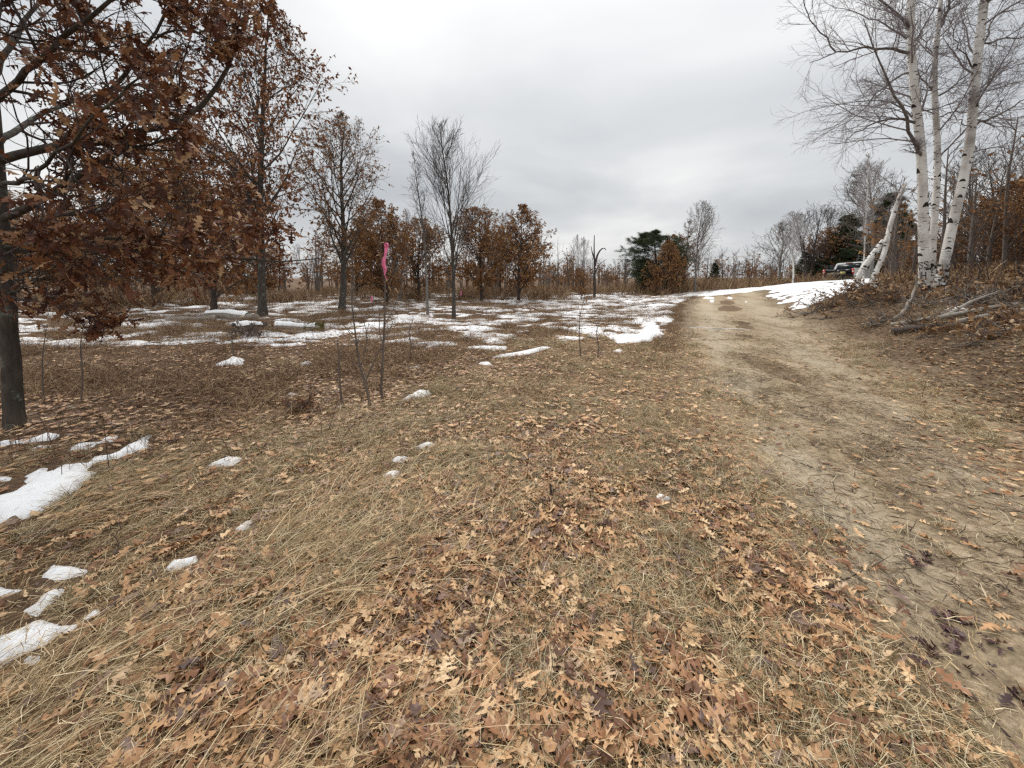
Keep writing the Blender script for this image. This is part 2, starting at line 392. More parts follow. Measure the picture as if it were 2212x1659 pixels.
def m_track():
    s = NT('sandy track'); v = s.obj((1, 1, 1))
    tcr = s.n('ShaderNodeTexCoord'); mpp = s.n('ShaderNodeMapping'); mpp.inputs['Rotation'].default_value = (0, 0, rad(25)); mpp.inputs['Scale'].default_value = (1.0, 0.35, 1)
    s.L(tcr.outputs['Object'], mpp.inputs[0]); vs = mpp.outputs[0]
    f1 = s.noise(vs, 1.7, 6, 0.6, 0.4); f2 = s.noise(v, 22, 6, 0.75); f3 = s.noise(v, 110, 4, 0.7); f4 = s.noise(vs, 6.0, 5, 0.65, 0.5)
    c = s.ramp(f2, [(0.30, (0.17, 0.122, 0.076)), (0.48, (0.37, 0.280, 0.182)), (0.66, (0.58, 0.46, 0.315))])
    g = s.ramp(f2, [(0.3, (0.12, 0.085, 0.048)), (0.7, (0.38, 0.28, 0.165))])
    c = s.mix(s.ramp(f1, [(0.46, (0, 0, 0)), (0.60, (0.80, 0.80, 0.80))]), c, g)
    c = s.mix(s.ramp(f4, [(0.54, (0, 0, 0)), (0.64, (0.6, 0.6, 0.6))]), c, (0.15, 0.11, 0.07))
    c = s.mix(s.ramp(f3, [(0.60, (0, 0, 0)), (0.74, (0.7, 0.7, 0.7))]), c, (0.085, 0.065, 0.05))
    pale = s.attr('pale').outputs['Fac']
    c = s.mix(s.math('MULTIPLY', pale, 0.8, True), c, s.ramp(f2, [(0.3, (0.36, 0.30, 0.21)), (0.7, (0.54, 0.46, 0.34))]))
    s.col(c); s.bump(s.math('ADD', f2, s.math('MULTIPLY', f3, 0.6)), 0.7, 0.02); s.b.inputs['Roughness'].default_value = 0.95
    return s.m
M['track'] = m_track()
M['pink'] = m_flat('pink flagging tape', (0.95, 0.24, 0.43), 0.5, 0.3, var=0.1)
M['white_paint'] = m_flat('white car paint', (0.78, 0.78, 0.77), 0.25, 0.5, var=0.05)
M['black_plastic'] = m_flat('black plastic', (0.02, 0.02, 0.022), 0.5, 0.4)
M['bed'] = m_flat('dark bed liner', (0.016, 0.017, 0.022), 0.8, 0.2)
M['glass'] = m_flat('tinted glass', (0.018, 0.026, 0.026), 0.15, 0.3, var=0.2)
M['red_lens'] = m_flat('red lamp lens', (0.50, 0.03, 0.02), 0.2, 0.5, var=0.2)
M['white_lens'] = m_flat('pale lamp lens', (0.75, 0.70, 0.66), 0.2, 0.5)
M['bumper'] = m_flat('grey green bumper', (0.045, 0.050, 0.042), 0.6, 0.3, var=0.3)
M['rubber'] = m_flat('tyre rubber', (0.02, 0.02, 0.02), 0.9, 0.2)
M['rim'] = m_flat('wheel rim', (0.45, 0.45, 0.46), 0.35, 0.5, metal=0.8)
M['yellow_box'] = m_flat('yellow box', (0.62, 0.53, 0.20), 0.6, 0.3, var=0.1)

# ------------------------------------------------------------------ ground
def axis(lo, hi, n, k, c=0.0):
    """points denser near c"""
    a = np.arcsinh((lo - c) / k); b = np.arcsinh((hi - c) / k)
    return c + k * np.sinh(np.linspace(a, b, n))
def grid_faces(nx, ny):
    i = np.arange(nx - 1)[:, None] * ny + np.arange(ny - 1)[None]
    return np.stack([i, i + ny, i + ny + 1, i + 1], -1).reshape(-1, 4)
gx = axis(-700, 700, 340, 3.0, 1.0); gy = axis(-300, 900, 320, 2.2, 2.0)
XX, YY = np.meshgrid(gx, gy, indexing='ij')
ZZ = H(XX, YY)
V = np.stack([XX, YY, ZZ], -1).reshape(-1, 3)
gme = mk_mesh('ground', V, [grid_faces(len(gx), len(gy))], [M['ground']], True)
x_, y_ = V[:, 0], V[:, 1]
zr = smooth(-1.1, 0.2, x_ - xl(y_)) * smooth(1.3, -0.1, x_ - xr(y_)); um = (x_ - xl(y_)) / (xr(y_) - xl(y_)); zr *= 1 - 0.6 * np.exp(-((um - 0.47) / 0.14) ** 2)
zg = smooth(0.2, 1.6, x_ - xr(y_)) * smooth(30, 12, y_)
zb = smooth(5.0, 9.5, y_ + 0.25 * np.clip(-x_, 0, 12)) * (1 - zg)*(1-zr)
ca = gme.attributes.new('zone', 'FLOAT_COLOR', 'POINT')
ca.data.foreach_set('color', np.stack([zr, zg, zb, np.ones_like(zr)], -1).astype(np.float32).ravel())
ground = link('ground', gme, kind='structure')

# worn sandy track: a thin ragged sheet over the ground
ty = axis(-6, 40, 420, 4.0, 1.0); tu = np.linspace(-0.25, 1.25, 110)
UU, TY = np.meshgrid(tu, ty, indexing='ij')
TX = xl(TY) + UU * (xr(TY) - xl(TY))
edge = np.minimum(TX - xl(TY), xr(TY) - TX) - 0.30 * smooth(3, 6, TY) + 1.1 * (fbm(TX * 1.4, TY * 1.0, 11, 5) - 0.52)
mid = np.exp(-((UU - 0.47) / 0.13) ** 2) * (fbm(TX * 1.1, TY * 0.45, 13, 5) - 0.40) * 3.0
th = np.clip(edge * 0.03, -0.03, 0.012) - np.clip(mid * 1.6, 0, 1) * 0.024 * smooth(2.0, 4, TY)
TZ = H(TX, TY) + th + 0.003
tv = np.stack([TX, TY, TZ], -1).reshape(-1, 3)
tf = grid_faces(len(tu), len(ty)); keep = (th.reshape(-1)[tf] > -0.022).any(1)
tme = mk_mesh('dirt_track', tv, [tf[keep]], [M['track']], True)
pale = (np.exp(-((UU - 0.22) / 0.11) ** 2) + 0.8 * np.exp(-((UU - 0.76) / 0.13) ** 2)) * smooth(0.25, 0.55, fbm(TX * 0.9, TY * 0.5, 15, 4))
tme.attributes.new('pale', 'FLOAT', 'POINT').data.foreach_set('value', pale.astype(np.float32).ravel())
track = link('dirt_track', tme, kind='structure')
print('ground', time.time() - T0)

# ------------------------------------------------------------------ snow
def snow_sheet(name, xs, ys, thick, cellkeep=-0.012):
    X, Y = np.meshgrid(xs, ys, indexing='ij')
    t = thick(X, Y)
    Z = H(X, Y) + t
    v = np.stack([X, Y, Z], -1).reshape(-1, 3); f = grid_faces(len(xs), len(ys))
    k = (t.reshape(-1)[f] > cellkeep).any(1); f = f[k]
    u, inv = np.unique(f, return_inverse=True)
    return mk_mesh(name, v[u], [inv.reshape(f.shape)], [M['snow']], True)
def field_thick(X, Y):
    n = fbm(X * 1.15, Y * 2.1, 21, 5)
    n2 = fbm(X * 0.25, Y * 0.28, 23, 3)
    n3 = fbm(X * 3.0, Y * 5.5, 25, 3)
    front = 7.9 + 1.2 * (n2 - 0.5) + 0.32 * np.clip(X - 0.5, 0, 20)
    left = smooth(0, 1.0, Y - front) * smooth(0.1, 0.9, xl(Y) - X + 0.6 * (n - 0.5))
    rightf = smooth(-0.2, 0.6, X - xr(Y) + (n - 0.5)) * smooth(13.0, 15.0, Y + 1.2 * (n - .5)) 
    centre = smooth(-4, 5, X) * smooth(14, 21, Y)
    lip = smooth(-4.5, -0.8, X - xl(Y)) * smooth(15, 19, Y)
    thr = 0.570 - 0.035 * centre - 0.08 * rightf - 0.10 * lip * (1 - rightf)
    crest = smooth(22.5, 24.5, Y + 2.0 * (n - .5) - 0.12 * (X - xl(Y)) ** 2 * 0.5 * (X > xl(Y))) * smooth(-2, 0, X - xl(Y))
    m = np.maximum(np.maximum(left, rightf), crest)
    return 0.55 * (m * (0.35 + n * 0.75 + n3 * 0.14 + (n2 - 0.5) * 0.35) - thr + 0.02 * 0 - 0.17 + 0.02) if False else 0.42 * np.clip(m * (n * 0.60 + n3 * 0.34 + n2 * 0.16) - thr + 0.0, -0.1, 0.12)
snow = link('snow', snow_sheet('snow', np.arange(-34, 27, 0.12), np.concatenate([np.arange(7.2, 18, 0.1), np.arange(18, 38, 0.2)]), field_thick), kind='stuff',
            label='melting snow lying in broken patches across the brown field', cat='snow')
def inpoly_sd(X, Y, poly):
    """signed distance, positive inside"""
    P_ = np.asarray(poly); n = len(P_); d = np.full(X.shape, 1e9); ins = np.zeros(X.shape, bool)
    for i in range(n):
        a, b = P_[i], P_[(i + 1) % n]; ab = b - a
        t = np.clip(((X - a[0]) * ab[0] + (Y - a[1]) * ab[1]) / (ab @ ab + 1e-12), 0, 1)
        d = np.minimum(d, np.hypot(X - a[0] - t * ab[0], Y - a[1] - t * ab[1]))
        c = ((a[1] > Y) != (b[1] > Y)) & (X < (b[0] - a[0]) * (Y - a[1]) / (b[1] - a[1] + 1e-12) + a[0])
        ins ^= c
    return np.where(ins, d, -d)
A6 = lambda p: [(x * .3646, 604.8 + y * .3646) for x, y in p]
B1 = lambda p: [(x * .3229, 1123 + y * .3229) for x, y in p]
C7 = lambda p: [(604.8 + x * .3333, 483.8 + y * .3333) for x, y in p]
D3 = lambda p: [(1123.2 + x * .3515, 388.8 + y * .3515) for x, y in p]
PATCH = [
 (A6([(-90,1500),(80,1400),(150,1415),(260,1370),(400,1290),(480,1230),(570,1150),(500,1140),(540,1100),(480,1090),(380,1110),(290,1150),(280,1120),(240,1130),(140,1180),(140,1205),(180,1210),(100,1260),(-90,1320)]), 'largest smooth snow patch in the grass, at the left edge below the oak trunk'),
 (A6([(540,1085),(700,1062),(760,1035),(870,995),(888,925),(830,945),(800,975),(750,990),(650,1045),(560,1055)]), 'thin curved snow strip running right from the tip of the largest patch'),
 (A6([(-60,1000),(80,978),(180,972),(330,957),(350,925),(300,912),(200,945),(100,958),(-60,965)]), 'snow strip just in front of the big oak trunk'),
 (A6([(405,1012),(520,1000),(570,975),(690,955),(692,925),(610,942),(590,962),(500,975),(420,995)]), 'ragged snow strip right of the oak trunk, behind the curved strip'),
 (A6([(180,1025),(310,995),(300,985),(200,1000)]), 'tiny snow sliver between the oak trunk strip and the largest patch'),
 (A6([(-60,1220),(75,1203),(60,1185),(-60,1188)]), 'small snow wedge at the left edge, just behind the largest patch'),
 (A6([(1240,1115),(1380,1110),(1440,1058),(1350,1062),(1290,1078),(1250,1103)]), 'flat snow patch alone among leaves, left of the pair below the sapling'),
 (A6([(1262,515),(1370,503),(1440,505),(1440,470),(1380,455),(1350,478),(1290,495)]), 'forked snow patch in the brown weeds below the slim grey oak trunk'),
 (A6([(1775,508),(1850,512),(1845,490),(1790,492)]), 'small snow patch in the leaves straight below the mossy log'),
 (A6([(1685,697),(1760,682),(1762,668),(1700,678)]), 'small snow sliver above the curly brown weed clump'),
 (B1([(275,390),(330,405),(450,400),(560,370),(580,335),(500,325),(410,315),(350,325),(290,365)]), 'oval snow patch in the long straw near the left edge'),
 (B1([(1110,330),(1130,360),(1200,350),(1320,290),(1325,252),(1270,258),(1160,300)]), 'leaf shaped snow patch in straw, right of the oval patch'),
 (B1([(1590,75),(1640,75),(1695,40),(1690,10),(1640,20)]), 'small snow lump in the straw, farthest right of the near left patches'),
 (B1([(-60,560),(50,530),(130,490),(50,482),(-60,478)]), 'small snow wedge at the left edge below the oval patch'),
 (B1([(170,640),(250,645),(320,600),(330,565),(415,490),(370,495),(300,530),(230,590)]), 'slanting snow sliver between the oval patch and the nearest big patch'),
 (B1([(-60,1030),(80,975),(200,920),(300,860),(400,790),(470,752),(570,692),(660,637),(640,620),(590,655),(500,725),(400,715),(250,712),(180,740),(80,800),(-60,815)]), 'nearest big snow patch with a long thin tail, at the lower left edge'),
 (B1([(190,968),(240,972),(240,940),(200,942)]), 'tiny snow dot below the nearest big patch'),
 (C7([(780,1145),(880,1135),(970,1115),(970,1065),(950,1085),(900,1080),(850,1110)]), 'pointed snow patch in front of the dark grass hummock, right of the sapling'),
 (C7([(880,1465),(920,1465),(1000,1435),(960,1420),(920,1438),(885,1450)]), 'wavy snow strip, upper one of the two bits right of the sapling base'),
 (C7([(725,1552),(790,1552),(812,1525),(760,1522)]), 'small round snow bit between the wavy strip and the lowest bit'),
 (C7([(675,1640),(740,1648),(775,1610),(730,1612)]), 'lowest snow bit below the ribbon sapling'),
 (C7([(925,812),(1020,792),(1020,778),(950,798)]), 'thin snow streak right of the ribbon sapling stems'),
 (C7([(1190,803),(1300,812),(1390,824),(1465,816),(1470,798),(1380,796),(1300,796)]), 'long straight snow strip in the brown grass at mid field'),
 (C7([(1375,868),(1450,864),(1600,848),(1700,820),(1750,800),(1690,800),(1555,832),(1450,848)]), 'long slanting snow strip just in front of the straight one'),
 (C7([(1275,907),(1330,916),(1390,920),(1350,898)]), 'short snow sliver in front of the two long strips'),
 (C7([(840,933),(905,937),(900,924)]), 'tiny snow sliver above the dark grass hummock'),
 (D3([(530,965),(600,1005),(700,1000),(810,990),(860,900),(820,888),(920,850),(930,838),(870,853),(800,880),(730,900),(770,920),(720,950),(620,948)]), 'bright snow patch beside the left edge of the track'),
 (D3([(560,1052),(620,1062),(635,1046)]), 'tiny snow sliver in front of the trackside patch'),
 (D3([(870,826),(950,826),(950,816),(900,814)]), 'thin snow streak behind the trackside patch'),
 (D3([(1120,728),(1190,735),(1195,722),(1140,718)]), 'flat snow scrap on the track crest, left of the others'),
 (D3([(1165,752),(1190,757),(1195,742),(1170,740)]), 'small snow scrap on the track, nearest of those at the crest'),
 (D3([(1270,728),(1300,735),(1310,726),(1280,719)]), 'snow scrap on the crest of the track, farthest right'),
 (D3([(1375,752),(1400,757),(1395,746)]), 'tiny snow scrap beside the right edge of the track'),
 (D3([(2065,745),(2110,752),(2145,728),(2100,732)]), 'snow bit lying in front of the leafy brush by the broken birch'),
 ([(1416,1080),(1440,1092),(1450,1080),(1425,1068)], 'tiny snow scrap among the leaves right of centre, nearest the track'),
 ([(2110,730),(2140,733),(2135,726),(2120,724)], 'snow bit on the dark bank below the cut logs'),
 ([(2040,680),(2075,678),(2092,668),(2060,662),(2044,670)], 'snow patch lying between the cut poles and the birch clump'),
]
for poly, lab in PATCH:
    Wp = np.array([G(px, py)[:2] for px, py in poly])
    c = Wp.mean(0); lo, hi = Wp.min(0) - 0.06, Wp.max(0) + 0.06
    size = (hi - lo).max(); n = int(np.clip(size / 0.018, 24, 110))
    xs = np.linspace(lo[0], hi[0], max(12, int(n * (hi - lo)[0] / size))); ys = np.linspace(lo[1], hi[1], max(12, int(n * (hi - lo)[1] / size)))
    s_ = float(c[1])
    def th_(X, Y):
        d_ = inpoly_sd(X, Y, Wp) + 0.07 * (fbm(X * 11, Y * 11, 31, 4) - 0.5) * min(1, max(0.6, s_ / 3))
        return np.clip(d_ * 0.9, -0.03, 0) + 0.046 * (1 - np.exp(-np.clip(d_, 0, 1) * 16)) + 0.035 * (fbm(X * 5, Y * 5, 33, 4) - 0.5) * smooth(0, 0.12, d_) + (0.012 if d_.max() < 0.03 else 0.004)
    me = snow_sheet('snow_patch', xs, ys, th_)
    me.transform(Matrix.Translation((-c[0], -c[1], -Hs(*c))))
    link('snow_patch', me, loc=(c[0], c[1], Hs(*c)), label=lab, cat='snow patch', group='small snow patches left in the grass')
print('snow', time.time() - T0)

# ------------------------------------------------------------------ leaves (templates)
_half_hi = [(0, .012), (.10, .012), (.19, .13), (.25, .15), (.26, .055), (.33, .05), (.37, .22), (.45, .27), (.455, .10), (.53, .06), (.59, .25), (.70, .31), (.675, .12), (.74, .075), (.81, .19), (.90, .20), (.88, .08), (1.0, .0)]
_half_mid = [(0, .012), (.2, .14), (.3, .055), (.43, .26), (.52, .07), (.67, .30), (.74, .08), (.88, .19), (1.0, 0)]
_half_lo = [(0, .01), (.45, .27), (.56, .12), (1.0, 0.02)]
_half_xlo = [(0, .03), (.5, .28), (1.0, .03)]
def leaf_template(half, curl, bend, twist, seed, wid=1.0):
    r = np.random.default_rng(seed); n = len(half); h = np.array(half)
    mx_ = np.maximum.accumulate(h[:, 0]) ; mx_ = 0.6 * mx_ + 0.4 * np.linspace(0, 1, n)
    jl = 1 + r.normal(0, 0.12, n); jr = 1 + r.normal(0, 0.12, n)
    L_ = np.stack([h[:, 0] + r.normal(0, .01, n), h[:, 1] * jl * wid, np.zeros(n)], 1)
    R_ = np.stack([h[:, 0] + r.normal(0, .01, n), -h[:, 1] * jr * wid, np.zeros(n)], 1)
    C_ = np.stack([mx_, np.zeros(n), np.zeros(n)], 1)
    V_ = np.vstack([C_, L_, R_])
    x, y = V_[:, 0] - 0.5, V_[:, 1]
    z = curl * y * y * 1.0 + bend * (x * x - 0.08) * 0.9 + twist * x * y * 1.2 + 0.05 * np.sin(x * 9 + seed) * np.abs(y) * 3 + r.normal(0, .008, len(V_))
    V_ = np.stack([x, y * (1 - 0.25 * abs(curl)), z], 1)
    i = np.arange(n - 1)
    F_ = np.vstack([np.stack([i, i + 1, n + i + 1, n + i], 1), np.stack([i, 2 * n + i, 2 * n + i + 1, i + 1], 1)])
    return V_, F_
LEAF_HI = [leaf_template(_half_hi, c, b, t, 100 + k, wd) for k, (c, b, t, wd) in enumerate([(0.5, 0.25, 0.1, 1.0), (1.2, 0.5, -0.3, 1.0), (-0.7, -0.35, 0.3, 1.15), (2.0, 0.3, 0.5, 0.9), (0.1, 0.6, -0.5, 1.1), (-1.6, 0.1, 0.2, 1.0), (0.9, -0.5, -0.5, 0.8), (0.2, 0.1, 0.1, 1.25)])]
LEAF_MID = [leaf_template(_half_mid, c, b, t, 200 + k, wd) for k, (c, b, t, wd) in enumerate([(0.6, 0.3, 0.1, 1.05), (1.4, 0.5, -0.4, 1.0), (-0.9, -0.4, 0.4, 1.1), (2.2, 0.2, 0.5, 1.0)])]
LEAF_LO = [leaf_template(_half_lo, c, b, t, 300 + k, 1.15) for k, (c, b, t) in enumerate([(0.8, 0.4, 0.2), (-1.2, -0.4, -0.5), (1.8, 0.1, 0.4)])]

LEAF_XLO = [leaf_template(_half_xlo, c, b, t, 350 + k, 1.1) for k, (c, b, t) in enumerate([(0.8, 0.4, 0.2), (-1.2, -0.4, -0.5)])]
# ------------------------------------------------------------------ tree growth (all branches of one order at once)
def curve(rng, p, d, L, n, wander, trop):
    """polylines from p along d; p,d (B,3); L (B,)"""
    C = np.empty((len(p), n, 3)); C[:, 0] = p; d = norm(d)
    for i in range(1, n):
        d = norm(d + rng.normal(0, wander, d.shape) + np.array([0, 0, trop]))
        C[:, i] = C[:, i - 1] + d * (L / (n - 1))[:, None]
    return C
def taper(r0, n, tip=0.35, pw=1.0):
    s = np.linspace(0, 1, n)[None]
    return r0[:, None] * (tip + (1 - tip) * (1 - s) ** pw)
def spawn(rng, C, R, m, t0, t1, ang, ratio, n, wander, trop, rr=0.5, rmin=0.002, tip=0.3, lenf=None, flat=None, upbias=0.0):
    """m children on every branch. ang in degrees (lo, hi); ratio: child length / parent length (lo, hi)"""
    B, k, _ = C.shape
    t = t0 + (t1 - t0) * (np.arange(m)[None] + rng.random((B, m))) / m
    f = t * (k - 1); i = np.clip(f.astype(int), 0, k - 2); u = f - i
    b = np.arange(B)[:, None]
    p = C[b, i] * (1 - u)[..., None] + C[b, i + 1] * u[..., None]
    r = R[b, i] * (1 - u) + R[b, i + 1] * u
    T = norm(C[b, i + 1] - C[b, i])
    Nn = rng.normal(size=T.shape)
    if flat is not None: Nn[..., 2] *= flat
    Nn[..., 2] += upbias
    Nn = norm(Nn - (Nn * T).sum(-1, keepdims=True) * T)
    a = np.radians(rng.uniform(ang[0], ang[1], (B, m)))[..., None]
    d = np.cos(a) * T + np.sin(a) * Nn
    Lp = np.linalg.norm(np.diff(C, axis=1), axis=-1).sum(1)[:, None]
    Lc = Lp * rng.uniform(ratio[0], ratio[1], (B, m))
    Lc = Lc * (lenf(t) if lenf is not None else (1.15 - 0.6 * t))
    r0 = np.maximum(np.minimum(r * rr * rng.uniform(0.8, 1.1, r.shape), r * 0.9), rmin)
    Cc = curve(rng, p.reshape(-1, 3), d.reshape(-1, 3), Lc.ravel(), n, wander, trop)
    return Cc, taper(r0.ravel(), n, tip)
def leafpoints(rng, C, per, t0=0.3):
    B, k, _ = C.shape
    t = t0 + (1 - t0) * rng.random((B, per)); f = t * (k - 1); i = np.clip(f.astype(int), 0, k - 2); u = (f - i)[..., None]
    b = np.arange(B)[:, None]
    p = C[b, i] * (1 - u) + C[b, i + 1] * u; d = norm(C[b, i + 1] - C[b, i])
    return p.reshape(-1, 3), d.reshape(-1, 3)
def leaf_xf(rng, p, d, size, droop=0.6):
    D = norm(d * 0.6 + rng.normal(0, 0.6, p.shape) + np.array([0, 0, -droop]))
    s = size * rng.uniform(0.65, 1.2, len(p))
    return p + D * (s * 0.45)[:, None], frames(D, rng), s
def tri_mesh(name, levels, mats, sm=True):
    """levels: list of (C, R, sides)"""
    Vs = []; Fs = []; n = 0
    for C, R, k in levels:
        v, f = tubes(C, R, k); Vs.append(v); Fs.append(f + n); n += len(v)
    return mk_mesh(name, np.vstack(Vs), [np.vstack(Fs)], mats, sm)
def egg(lo, peak, hi, pw=1.0):
    def f(t):
        s = (t - lo) / (hi - lo); pk = (peak - lo) / (hi - lo)
        return np.clip(np.where(s < pk, 0.55 + 0.45 * s / pk, ((1 - s) / (1 - pk)) ** pw), 0.08, 1)
    return f
def build_tree(seed, Ht, r0, *, low=0.2, peak=0.4, spread=0.3, n1=34, a1=(35, 60), trop1=0.06, wander1=0.08, n2=7, n3=5, n4=0, a2=(25, 55), twig_r=0.006,
               leaf=0, leafsize=0.13, leafm='oakleaf_orange', leaftemps=None, leafband=None, bark='bark', twig='twig', lean=0.02, stems=1, flare=1.35, fork=None, pw=0.8, r1=0.42, sides=10, limbs_separate=False, tw=(0.16,0.3)):
    """returns dict of meshes: trunk, limbs (list) or branches, twigs, foliage"""
    rng = np.random.default_rng(seed)
    n = 16
    p = np.zeros((stems, 3)); d = np.tile([0, 0, 1.0], (stems, 1))
    if stems > 1:
        aa = np.arange(stems) * 2 * np.pi / stems + rng.random(); p[:, 0] = np.cos(aa) * r0 * 0.9; p[:, 1] = np.sin(aa) * r0 * 0.9
        d[:, 0] = np.cos(aa) * 0.1; d[:, 1] = np.sin(aa) * 0.1
    else: d[:, :2] = rng.normal(0, lean, 2)
    C0 = curve(rng, p - [0, 0, 0.15], d, np.full(stems, Ht) * rng.uniform(0.88, 1, stems) if stems > 1 else np.full(1, Ht + 0.15), n, 0.028, 0.02)
    R0 = taper(np.full(stems, r0), n, 0.06, 0.85); R0[:, 0] *= flare; R0[:, 1] *= 1.05
    C1, R1 = spawn(rng, C0, R0, n1 // stems, low, 0.97, a1, (spread, spread * 1.15), 9, wander1, trop1, r1, 0.012, 0.18, lenf=egg(low, peak, 1.0, pw))
    C2, R2 = spawn(rng, C1, R1, n2, 0.15, 0.98, a2, (0.35, 0.6), 6, 0.12, trop1 * 0.9, 0.55, twig_r * 1.1, 0.4)
    C3, R3 = spawn(rng, C2, R2, n3, 0.1, 1.0, a2, (0.4, 0.75), 4, 0.14, 0.03, 0.6, twig_r, 0.5)
    lv = [(C2, R2, 4), (C3, R3, 3)]
    last = C3
    if n4:
        C4, R4 = spawn(rng, C3, R3, n4, 0.1, 1.0, (20, 60), (0.45, 0.9), 3, 0.12, 0.0, 0.7, twig_r * 0.7, 0.6); lv.append((C4, R4, 3)); last = C4
    out = {'trunk': tri_mesh('trunk', [(C0, R0, sides)], [M[bark]])}
    if limbs_separate:
        out['limbs'] = [tri_mesh('limb', [(C1[i:i + 1], R1[i:i + 1], 6)], [M[bark]]) for i in range(len(C1))]
    else: lv.insert(0, (C1, R1, 5))
    out['twigs'] = tri_mesh('twigs' , lv, [M[twig]], False)
    if leaf:
        per = max(1, int(math.ceil(leaf / len(last)))); lp, ld = leafpoints(rng, last, 2 * per + 1)
        keep = rng.random(len(lp)) < leaf / len(lp)
        if leafband is not None:
            keep = rng.random(len(lp)) < leafband(lp, Ht) * leaf / max(1, leafband(lp, Ht).sum())
        # leaves hang in clumps
        cl = vnoise(lp[:, 0] * 1.6, lp[:, 2] * 1.6 + lp[:, 1], seed); keep &= rng.random(len(lp)) < 0.5 + 0.8 * cl
        lp, ld = lp[keep], ld[keep]
        pos, Mx, s = leaf_xf(rng, lp, ld, leafsize)
        temps = leaftemps or LEAF_LO
        out['foliage'] = merged('foliage', temps, rng.integers(0, len(temps), len(pos)), pos, Mx, s, rng, [M[leafm]], sm=False)
    return out
def put_tree(name, parts, loc, label, cat, group=None, rz=0.0, s=1.0, sz=None):
    t = thing(name, loc, label, cat, group, rz); t.scale = (s, s, sz or s)
    link('trunk', parts['trunk'], t)
    for l in parts.get('limbs', []): link('limb', l, t)
    link('crown' if 'limbs' not in parts else 'twigs', parts['twigs'], t, kind='stuff')
    if 'foliage' in parts: link('foliage', parts['foliage'], t, kind='stuff')
    return t
def tree_at(px, Y, top, parts, Ht, name, label, cat='tree', group=None, rz=0.0, wide=1.0, base_py=None):
    if base_py is not None: g = G(px, base_py); x, y, z = g
    else:
        x = P(px, 600, Y)[0]; y = Y; z = Hs(x, y)
    h = P(px, top, y)[2] - z
    s = h / Ht
    t = put_tree(name, parts, (x, y, z), label, cat, group, rz, s * wide, s)
    return t

# ---- the kinds of tree that stand in the field and around it
oak_band = lambda lo, hi: (lambda p, Ht: np.clip(1.25 - np.abs(p[:, 2] / Ht - lo) / hi, 0.05, 1))
low_band = lambda p, Ht: np.clip(1.5 - 1.2 * p[:, 2] / Ht, 0.04, 1) ** 1.5

t2 = build_tree(2, 12.5, 0.185, low=0.16, peak=0.42, spread=0.36, n1=40, a1=(32, 58), n2=8, n3=6, leaf=11500, leafsize=0.165, leafm='russet', leaftemps=LEAF_XLO, leafband=lambda p, Ht: np.clip(1.35 - 1.15 * p[:, 2] / Ht, 0.13, 1) , bark='bark', twig='twig_dark', twig_r=0.006, limbs_separate=True)
t3 = build_tree(3, 9.0, 0.15, low=0.22, peak=0.48, spread=0.36, n1=36, a1=(28, 48), n2=8, n3=6, leaf=6000, leafsize=0.155, leafband=lambda p, Ht: np.clip(1.4 - 1.4 * p[:, 2] / Ht, 0.06, 1), bark='bark', twig='twig', limbs_separate=True)
t4 = build_tree(4, 9.0, 0.09, low=0.16, peak=0.36, spread=0.42, n1=46, a1=(18, 38), trop1=0.04, n2=8, n3=5, wander1=0.05, a2=(15, 35), twig_r=0.005, bark='bark', twig='twig_dark', limbs_separate=True)
t5 = build_tree(5, 8.0, 0.07, low=0.3, peak=0.55, spread=0.17, n1=26, a1=(18, 34), n2=6, n3=4, bark='bark_grey', twig='twig')
orange = [build_tree(10 + k, 8.0, 0.14, low=0.07, peak=0.24 + 0.06 * k, spread=0.45 + 0.04 * (k % 2), n1=44, a1=(36, 70), n2=8, n3=5, leaf=nl, leafsize=0.20, leaftemps=LEAF_XLO, leafband=lf, bark='bark_dark', twig='twig_dark', pw=0.75)
          for k, (nl, lf) in enumerate([(10500, low_band), (11500, oak_band(0.3, 0.6)), (9500, low_band)])]
near_orange = build_tree(18, 8.0, 0.13, low=0.07, peak=0.35, spread=0.42, n1=44, a1=(36, 66), n2=8, n3=6, leaf=11500, leafsize=0.18, leafband=oak_band(0.35, 0.6), leaftemps=LEAF_XLO, bark='bark_dark', twig='twig_dark')
bare = [build_tree(20, 9.0, 0.13, twig_r=0.011, low=0.22, peak=0.45, spread=0.38, n1=36, a1=(25, 50), n2=7, n3=5, bark='bark_grey', twig='twig', n4=0),
        build_tree(21, 9.0, 0.10, twig_r=0.010, low=0.2, peak=0.5, spread=0.34, n1=36, a1=(18, 36), n2=7, n3=5, bark='bark_grey', twig='twig_purple', stems=2),
        build_tree(22, 9.0, 0.11, twig_r=0.010, low=0.15, peak=0.55, spread=0.42, n1=36, a1=(15, 34), n2=6, n3=5, bark='bark_dark', twig='twig_dark', stems=3, wander1=0.05)]
rusty_bare = build_tree(24, 8.0, 0.10, twig_r=0.010, low=0.2, peak=0.4, spread=0.28, n1=34, a1=(40, 65), n2=7, n3=5, leaf=1200, leafsize=0.12, leafband=oak_band(0.4, 0.6), bark='bark_dark', twig='twig')
whitebirch = build_tree(25, 9.0, 0.085, twig_r=0.009, low=0.3, peak=0.55, spread=0.26, n1=30, a1=(22, 48), trop1=0.02, n2=8, n3=5, bark='birch', twig='birch_twig')
